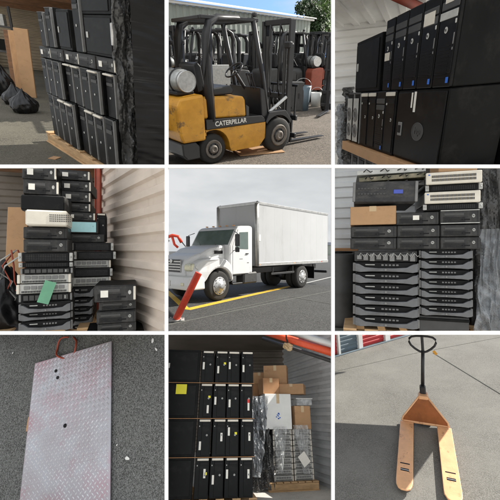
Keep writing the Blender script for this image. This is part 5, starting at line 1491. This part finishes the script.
for tier in range(4):
    for c in range(4):
        z0 = .122 + tier * .43
        lab = 'black tower facing out, %s tier, %s column of the pallet' % (tn[tier], cn[c])
        o = P8.inst(T_office, A8 + d8 * (.09 + c * step + (.012 if tier % 2 else 0) * (c % 2)) - f8 * rnd.uniform(0, .02) + Vector((0, 0, z0)), aa, lab, 'black towers stacked four high and four wide', sc=(1, 1, .945))
        sx = rnd.choice((-.055, -.045, .03)); sz = rnd.uniform(.1, .3)
        bxo('paper_sticker', 'labelw', o, [((sx, -.0158, sz), (.026, .001, .10))], 0)
        if (tier * 4 + c) in (0, 6, 8, 13): bxo('yellow_sticker', 'labely', o, [((.045, -.0158, .27), (.03, .001, .03))], 0)
        if (tier * 4 + c) in (11,): bxo('red_sticker', 'labelr', o, [((.03, -.0162, .22), (.03, .001, .05))], 0)
    lab = 'broad black case side at the left edge, %s tier of the tower stack' % tn[tier]
    P8.inst(T_flat, A8 - d8 * .255 + f8 * .01 * (tier % 2) + Vector((0, 0, .122 + tier * .43)), aa, lab, 'broad black cases at the left of the tower stack', sc=(1.05, 1, .95))
pal_l = P8.at(46, 168, 3.8)
b = B(); box(b, (0, 0, 0), (.14, .002, .12)); box(b, (0, -.0015, .0), (.09, .001, .008)); box(b, (0, -.0015, .03), (.09, .001, .008)); 
o = mk('notice_sticker', b, 'labely')
pl0 = A8 - d8 * .022; hit = P8.on(46, 168, A8 + f8 * .03, f8); tag(o, 'square bright yellow notice stuck on the broad black case at the left', 'sticker')
P8.put(o, hit, aa)
# strap line between tiers
for k, z in enumerate((.549, .979, 1.409)):
    t = bxo('film_strap', 'cardd', None, [((.12, -.024, 0), (1.24, .004, .007))], .001)
    tag(t, ['brown strap line under the second tier', 'brown strap line at mid height', 'brown strap line under the topmost tier'][k] + ' of the tower stack', 'strap', 'straps round the tower stack'); P8.put(t, A8 + Vector((0, 0, z)), aa)
# second pallet with racks
yB = 6.0
q = P8.at(372, 440, yB); XA, XB = P8.at(312, 300, yB).x, P8.at(445, 300, yB).x
fl = P8.gnd(300, 466); pz = .12
pal = make_pallet(.80, .62, .12); tag(pal, 'wooden pallet under the wrapped grey racks', 'pallet'); yB = fl.y - .25
rot8 = 14
c0 = P8.at(318, 300, yB); dR = Vector((math.cos(R(rot8)), math.sin(R(rot8)), 0))
P8.put(pal, Vector((c0.x, c0.y, 0)) + dR * .33 - Vector((0, .05, 0)), rot8)
w0 = .315
for c in range(2):
    for k in range(9):
        p = Vector((c0.x, c0.y, 0)) + dR * (.165 + c * (w0 + .02)) + Vector((0, rnd.uniform(0, .015), .122 + k * .0775))
        lab = 'grey slotted chassis, level %s, in the %s stack of the wrapped pallet' % (['one at the pallet', 'two', 'three', 'four', 'five at mid height', 'six', 'seven', 'eight', 'nine at the top'][k], ['left', 'right'][c])
        P8.inst(S_silver, p, rot8, lab, 'grey chassis on the wrapped pallet', sc=(w0 / .47, .8, .87))
zt = .122 + 9 * .0775
# white cube carton with a print
def carton8(zx0, zx1, zy0, zy1, y, lab, m='card', d=.35, yaw=8, z=None):
    xa, xb = P8.at(zx0, zy1, y).x, P8.at(zx1, zy1, y).x
    zb, ztp = (z if z is not None else P8.at(zx0, zy1, y).z), P8.at(zx0, zy0, y).z
    c = make_carton(xb - xa, d, ztp - zb - .002, m); tag(c, lab, 'box' if m == 'trim' else 'cardboard box'); P8.put(c, ((xa + xb) / 2, y, zb + .001), yaw); return c, ztp
wb, z1_ = carton8(296, 378, 182, 262, c0.y - .02, 'white carton with a small dark print, front centre on the grey racks', 'trim', .36, 10, zt)
b = B()
for i in range(9):
    a = i * .7; box(b, (.05 * math.cos(a) * (i % 3) / 3, -.001, .19 + .04 * math.sin(a)), (.022, .001, .016))
mk('print', b, 'labelb', wb)
carton8(386, 436, 218, 272, c0.y + .10, 'small brown carton at the right end of the grey racks', 'card', .3, 12, zt)
t = thing('clear_bin', 'clear plastic bin on top of the small right carton', 'plastic bin')
zz_ = P8.at(386, 218, c0.y + .1).z + .002
b = B(); box(b, (0, .14, .055), (.27, .28, .10), bev=.01); mk('bin', b, 'wrapclear', t); bxo('rim', 'trim', t, [((0, .14, .108), (.29, .30, .012))], .004)
P8.put(t, (P8.at(415, 218, c0.y + .1).x, c0.y + .1, zz_), 10)
_, z2_ = carton8(338, 412, 152, 182, c0.y + .06, 'flat brown carton lying on the white one, toward the right', 'card', .36, -14, z1_)
_, z3_ = carton8(290, 340, 135, 182, c0.y + .03, 'brown carton with torn flaps on the left half of the white carton', 'cardd', .3, 12, z1_)
carton8(292, 362, 97, 150, c0.y + .22, 'large brown carton at the very top of the pile', 'card', .34, -10, z2_)
_, zq = carton8(262, 300, 152, 215, c0.y + .42, 'brown carton set back at the left of the top cartons', 'cardd', .3, 6)
carton8(258, 300, 118, 150, c0.y + .45, 'shallow brown carton on the carton set back at the left', 'card', .3, -4, zq)
t = thing('wrapped_load', 'black wrapped bulky load between the tower stack and the grey racks', 'wrapped pallet')
xm = P8.at(278, 300, c0.y + .25)
b = B()
bmesh.ops.create_icosphere(b, subdivisions=5, radius=1)
for v in b.verts:
    n_ = v.co.copy()
    v.co = Vector((.24 * n_.x, .26 * n_.y, .66 + .66 * n_.z)) 
    v.co += n_ * (.05 * noise.noise(Vector((v.co.x * 9, v.co.y * 9, v.co.z * 3))) + .03 * noise.noise(v.co * 18))
    v.co.z = max(.0, v.co.z)
mk('load', b, 'wrapblack', t)
P8.put(t, (xm.x, xm.y, 0))
b = B(); crumple(b, .36, 1.15, .06, 40, 110, 12, 51, lambda u, v, x, z: (x * (1.1 - .5 * v) + .05 * math.sin(v * 5), z))
o = mk('stretch_film', b, 'wrapmix'); tag(o, 'black crinkled film hanging at the left of the grey racks', 'plastic film'); q = P8.at(285, 300, c0.y - .08); P8.put(o, (q.x, q.y, .03), 5)
b = B(); crumple(b, .26, 1.1, .06, 30, 110, 14, 61, lambda u, v, x, z: (x * (.7 + .3 * v) - .10 * (1 - v), z))
o = mk('stretch_film', b, 'wrapgrey'); tag(o, 'grey translucent film draped between the black film and the white carton', 'plastic film'); q = P8.at(285, 300, c0.y - .14); P8.put(o, (q.x, q.y, .2), 8)
b = B(); crumple(b, .22, .62, .035, 26, 70, 14, 71, lambda u, v, x, z: (x * (.35 + .65 * v), z))
o = mk('stretch_film', b, 'wrapclear'); tag(o, 'clear film hanging over the left grey stack below the white carton', 'plastic film'); q = P8.at(342, 300, c0.y - .07); P8.put(o, (q.x, q.y, zt - .58), rot8)
b = B(); crumple(b, .24, .66, .035, 26, 70, 14, 81, lambda u, v, x, z: (x * (.4 + .6 * v) + .06 * (1 - v), z))
o = mk('stretch_film', b, 'wrapclear'); tag(o, 'clear film hanging over the right grey stack', 'plastic film'); q = P8.at(405, 300, c0.y + .02); P8.put(o, (q.x, q.y, zt - .6), rot8)
b = B(); box(b, (0, 0, 0), (.13, .002, .17), ry(-35)); o = mk('paper_sheet', b, 'labelw'); tag(o, 'white sheet of paper tucked into the film on the right grey stack', 'paper'); q = P8.at(414, 378, c0.y - .06); P8.put(o, q, rot8)
b = B(); crumple(b, .16, .1, .03, 20, 12, 20, 91); o = mk('film_scrap', b, 'wrapclear'); tag(o, 'scrap of clear film on the floor between the two pallets', 'plastic scrap'); q = P8.gnd(232, 478); P8.put(o, (q.x, q.y, .01), 0, -55)
# container shell
wall(P8, 'container_wall', 'wallgrey', (P8.at(362, 300, 8.0).x, 8.0), (P8.at(545, 300, 5.6).x, 5.6), 0, 2.5, 'grey ribbed side wall to the right of the cartons', pitch=.12, depth=.03)
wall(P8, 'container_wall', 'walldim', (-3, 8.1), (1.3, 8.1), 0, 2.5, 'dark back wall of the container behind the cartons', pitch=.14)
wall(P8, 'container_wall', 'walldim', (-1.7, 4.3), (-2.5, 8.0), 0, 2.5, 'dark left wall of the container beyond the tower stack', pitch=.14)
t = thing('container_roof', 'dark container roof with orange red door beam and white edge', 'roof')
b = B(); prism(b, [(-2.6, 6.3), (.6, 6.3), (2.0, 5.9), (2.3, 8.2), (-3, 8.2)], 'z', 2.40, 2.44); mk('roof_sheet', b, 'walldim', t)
b1, b2 = P8.at(290, -6, 5.7), P8.at(510, 62, 4.9)
dB = b2 - b1
b = B(); tube(b, [b1, b2], .058, 4); mk('door_beam', b, 'orangebeam', t)
b = B(); tube(b, [b1 + Vector((.0, -.05, .11)), b2 + Vector((0, -.05, .11))], .05, 4); mk('beam_edge', b, 'trim', t)
b = B(); tube(b, [b1 + Vector((.0, .25, -.07)), b2 + Vector((0, .25, -.07))], .03, 4); mk('beam_lip', b, 'darkgrey', t)
P8.put(t)
b = B(); bmesh.ops.create_icosphere(b, subdivisions=3, radius=.05)
for v in b.verts: v.co *= 1 + .8 * noise.noise(v.co * 30); v.co.x *= 1.5
o = mk('hanging_rag', b, 'tape'); tag(o, 'crumpled tan rag hanging from the roof beam above the cartons', 'rag'); P8.put(o, P8.at(368, 42, 5.3), 0, 0, 20)
rc = P8.at(368, 42, 5.3); b = B(); tube(b, [P8.at(345, 5, 5.35) - rc, P8.at(352, 20, 5.35) - rc, P8.at(364, 36, 5.3) - rc], .012, 6); mk('cord', b, 'cable', o)
# ------------------------------------------------------------------ cut everything at the bay it stands in
for o in PROTOS:
    for c in [x for x in bpy.data.objects if x.parent == o]:
        for g in [x for x in bpy.data.objects if x.parent == c]: bpy.data.objects.remove(g)
        bpy.data.objects.remove(c)
    bpy.data.objects.remove(o)
bpy.context.view_layer.update()
def planes(c, r):
    out = []
    if c > 0: s_ = (CUT[c - 1] - 250) / F; out.append(Vector((1, -s_, 0)))
    else: out.append(Vector((1, .80, 0)))
    if c < 2: s_ = (CUT[c] - 250) / F; out.append(Vector((-1, s_, 0)))
    else: out.append(Vector((-1, .80, 0)))
    if r > 0: s_ = (250 - CUT[r - 1]) / F; out.append(Vector((0, s_, -1)))
    else: out.append(Vector((0, .80, -1)))
    if r < 2: s_ = (250 - CUT[r]) / F; out.append(Vector((0, -s_, 1)))
    else: out.append(Vector((0, .80, 1)))
    return [(p.normalized(), Vector((0, 0, 0))) for p in out] + [(Vector((0, 1, 0)), Vector((0, 3.03, 0)))]
def root_of(o):
    while o.parent: o = o.parent
    return o
gone = []
for o in [x for x in bpy.data.objects if x.type == 'MESH']:
    r = root_of(o)
    if r.name not in CELL: continue
    mw = o.matrix_world; inv = mw.inverted()
    bb = [mw @ Vector(c) - EYE for c in o.bound_box]
    cut = [(p, q) for p, q in planes(*CELL[r.name]) if min((v - q).dot(p) for v in bb) < 0]
    if any(q.y > 0 for p, q in cut): print('NEAR', r.name, r.get('label'), o.name, round(min(v.y for v in bb), 2))
    if not cut: continue
    if any(max((v - q).dot(p) for v in bb) < 0 for p, q in cut): gone.append(o); continue
    bm = bmesh.new(); bm.from_mesh(o.data); bm.transform(mw)
    for p, q in cut:
        res = bmesh.ops.bisect_plane(bm, geom=bm.verts[:] + bm.edges[:] + bm.faces[:], plane_co=EYE + q, plane_no=p, clear_inner=True, clear_outer=False)
        es = [e for e in res['geom_cut'] if isinstance(e, bmesh.types.BMEdge)]
        if es and len(es) < 400:
            try: bmesh.ops.holes_fill(bm, edges=es, sides=0)
            except Exception: pass
    if len(bm.faces) == 0: gone.append(o); bm.free(); continue
    bm.transform(inv)
    me = bpy.data.meshes.new(o.data.name); bm.to_mesh(me); bm.free()
    for m_ in o.data.materials: me.materials.append(m_)
    o.data = me
# nothing of a cut-away thing is left behind
gset = set(o.name for o in gone)
for o in gone:
    for k in kids(o):
        if k.name not in gset:
            mw = k.matrix_world.copy(); k.parent = o.parent; k.matrix_world = mw
for o in gone: bpy.data.objects.remove(o)
kidmap = {}
for o in bpy.data.objects:
    if o.parent: kidmap.setdefault(o.parent.name, []).append(o)
for o in [x for x in bpy.data.objects if x.type == 'EMPTY' and x.parent is None and x.name not in kidmap]:
    bpy.data.objects.remove(o)

# ------------------------------------------------------------------ daylight
sun_dir = Vector((.71, .22, .70)).normalized()
elev = math.asin(sun_dir.z); az = math.atan2(sun_dir.x, sun_dir.y)
sl_ = bpy.data.lights.new('sun', 'SUN'); sl_.energy = 3.5; sl_.angle = R(.5); sl_.color = (1, .95, .87)
so = bpy.data.objects.new('sun', sl_); C.objects.link(so); so.location = (20, 5, 30)
so.rotation_euler = sun_dir.to_track_quat('Z', 'Y').to_euler()
w = bpy.data.worlds.new('World'); scene.world = w; w.use_nodes = True
nt = w.node_tree; bg = nt.nodes['Background']; bg.inputs['Strength'].default_value = .15
sky = nt.nodes.new('ShaderNodeTexSky'); sky.sky_type = 'NISHITA'; sky.sun_disc = False
sky.sun_elevation = elev; sky.sun_rotation = az; sky.air_density = 1.0; sky.dust_density = .1; sky.ozone_density = 3
tc = nt.nodes.new('ShaderNodeTexCoord'); sep = nt.nodes.new('ShaderNodeSeparateXYZ')
nt.links.new(tc.outputs['Generated'], sep.inputs[0])
mp = nt.nodes.new('ShaderNodeMapping'); mp.inputs['Scale'].default_value = (1, 1, 3.2)
nt.links.new(tc.outputs['Generated'], mp.inputs['Vector'])
cn = nt.nodes.new('ShaderNodeTexNoise'); cn.inputs['Scale'].default_value = 3.6; cn.inputs['Detail'].default_value = 7; cn.inputs['Roughness'].default_value = .5
nt.links.new(mp.outputs[0], cn.inputs['Vector'])
# low cloud bank up to about 17 degrees, scattered cloud above
bank = nt.nodes.new('ShaderNodeMapRange'); bank.inputs['From Min'].default_value = .27; bank.inputs['From Max'].default_value = .36
bank.inputs['To Min'].default_value = 1; bank.inputs['To Max'].default_value = 0
nt.links.new(sep.outputs['Z'], bank.inputs['Value'])
wisp = nt.nodes.new('ShaderNodeMapRange'); wisp.inputs['From Min'].default_value = .56; wisp.inputs['From Max'].default_value = .74
wisp.inputs['To Max'].default_value = .8
nt.links.new(cn.outputs['Fac'], wisp.inputs['Value'])
mxx = nt.nodes.new('ShaderNodeMath'); mxx.operation = 'MAXIMUM'
back = nt.nodes.new('ShaderNodeMapRange'); back.inputs['From Min'].default_value = .74; back.inputs['From Max'].default_value = .52  # unseen cloud added all round the clear patch, for whiter fill light
nt.links.new(sep.outputs['Y'], back.inputs['Value'])
mx2 = nt.nodes.new('ShaderNodeMath'); mx2.operation = 'MAXIMUM'
nt.links.new(bank.outputs[0], mx2.inputs[0]); nt.links.new(back.outputs[0], mx2.inputs[1])
nt.links.new(mx2.outputs[0], mxx.inputs[0]); nt.links.new(wisp.outputs[0], mxx.inputs[1])
cc = nt.nodes.new('ShaderNodeValToRGB')
cc.color_ramp.elements[0].position = .30; cc.color_ramp.elements[0].color = (2.0, 2.1, 2.15, 1)
cc.color_ramp.elements[1].position = .62; cc.color_ramp.elements[1].color = (2.7, 2.75, 2.8, 1)
nt.links.new(cn.outputs['Fac'], cc.inputs['Fac'])
mixc = nt.nodes.new('ShaderNodeMix'); mixc.data_type = 'RGBA'
nt.links.new(mxx.outputs[0], mixc.inputs['Factor'])
nt.links.new(sky.outputs[0], mixc.inputs['A'])
glow = nt.nodes.new('ShaderNodeMapRange'); glow.inputs['From Min'].default_value = .1; glow.inputs['From Max'].default_value = -.6  # cloud behind the camera made brighter, added as front fill
glow.inputs['To Min'].default_value = .82; glow.inputs['To Max'].default_value = 1.6
nt.links.new(sep.outputs['Y'], glow.inputs['Value'])
vm = nt.nodes.new('ShaderNodeVectorMath'); vm.operation = 'SCALE'
nt.links.new(cc.outputs[0], vm.inputs[0]); nt.links.new(glow.outputs[0], vm.inputs['Scale'])
nt.links.new(vm.outputs[0], mixc.inputs['B'])
nt.links.new(mixc.outputs['Result'], bg.inputs['Color'])

scene.render.engine = 'CYCLES'
scene.view_settings.view_transform = 'Standard'
scene.view_settings.look = 'None'
scene.view_settings.gamma = 1
scene.view_settings.use_curve_mapping = False
scene.view_settings.exposure = 1.2
scene.render.resolution_x = 1024; scene.render.resolution_y = 1024
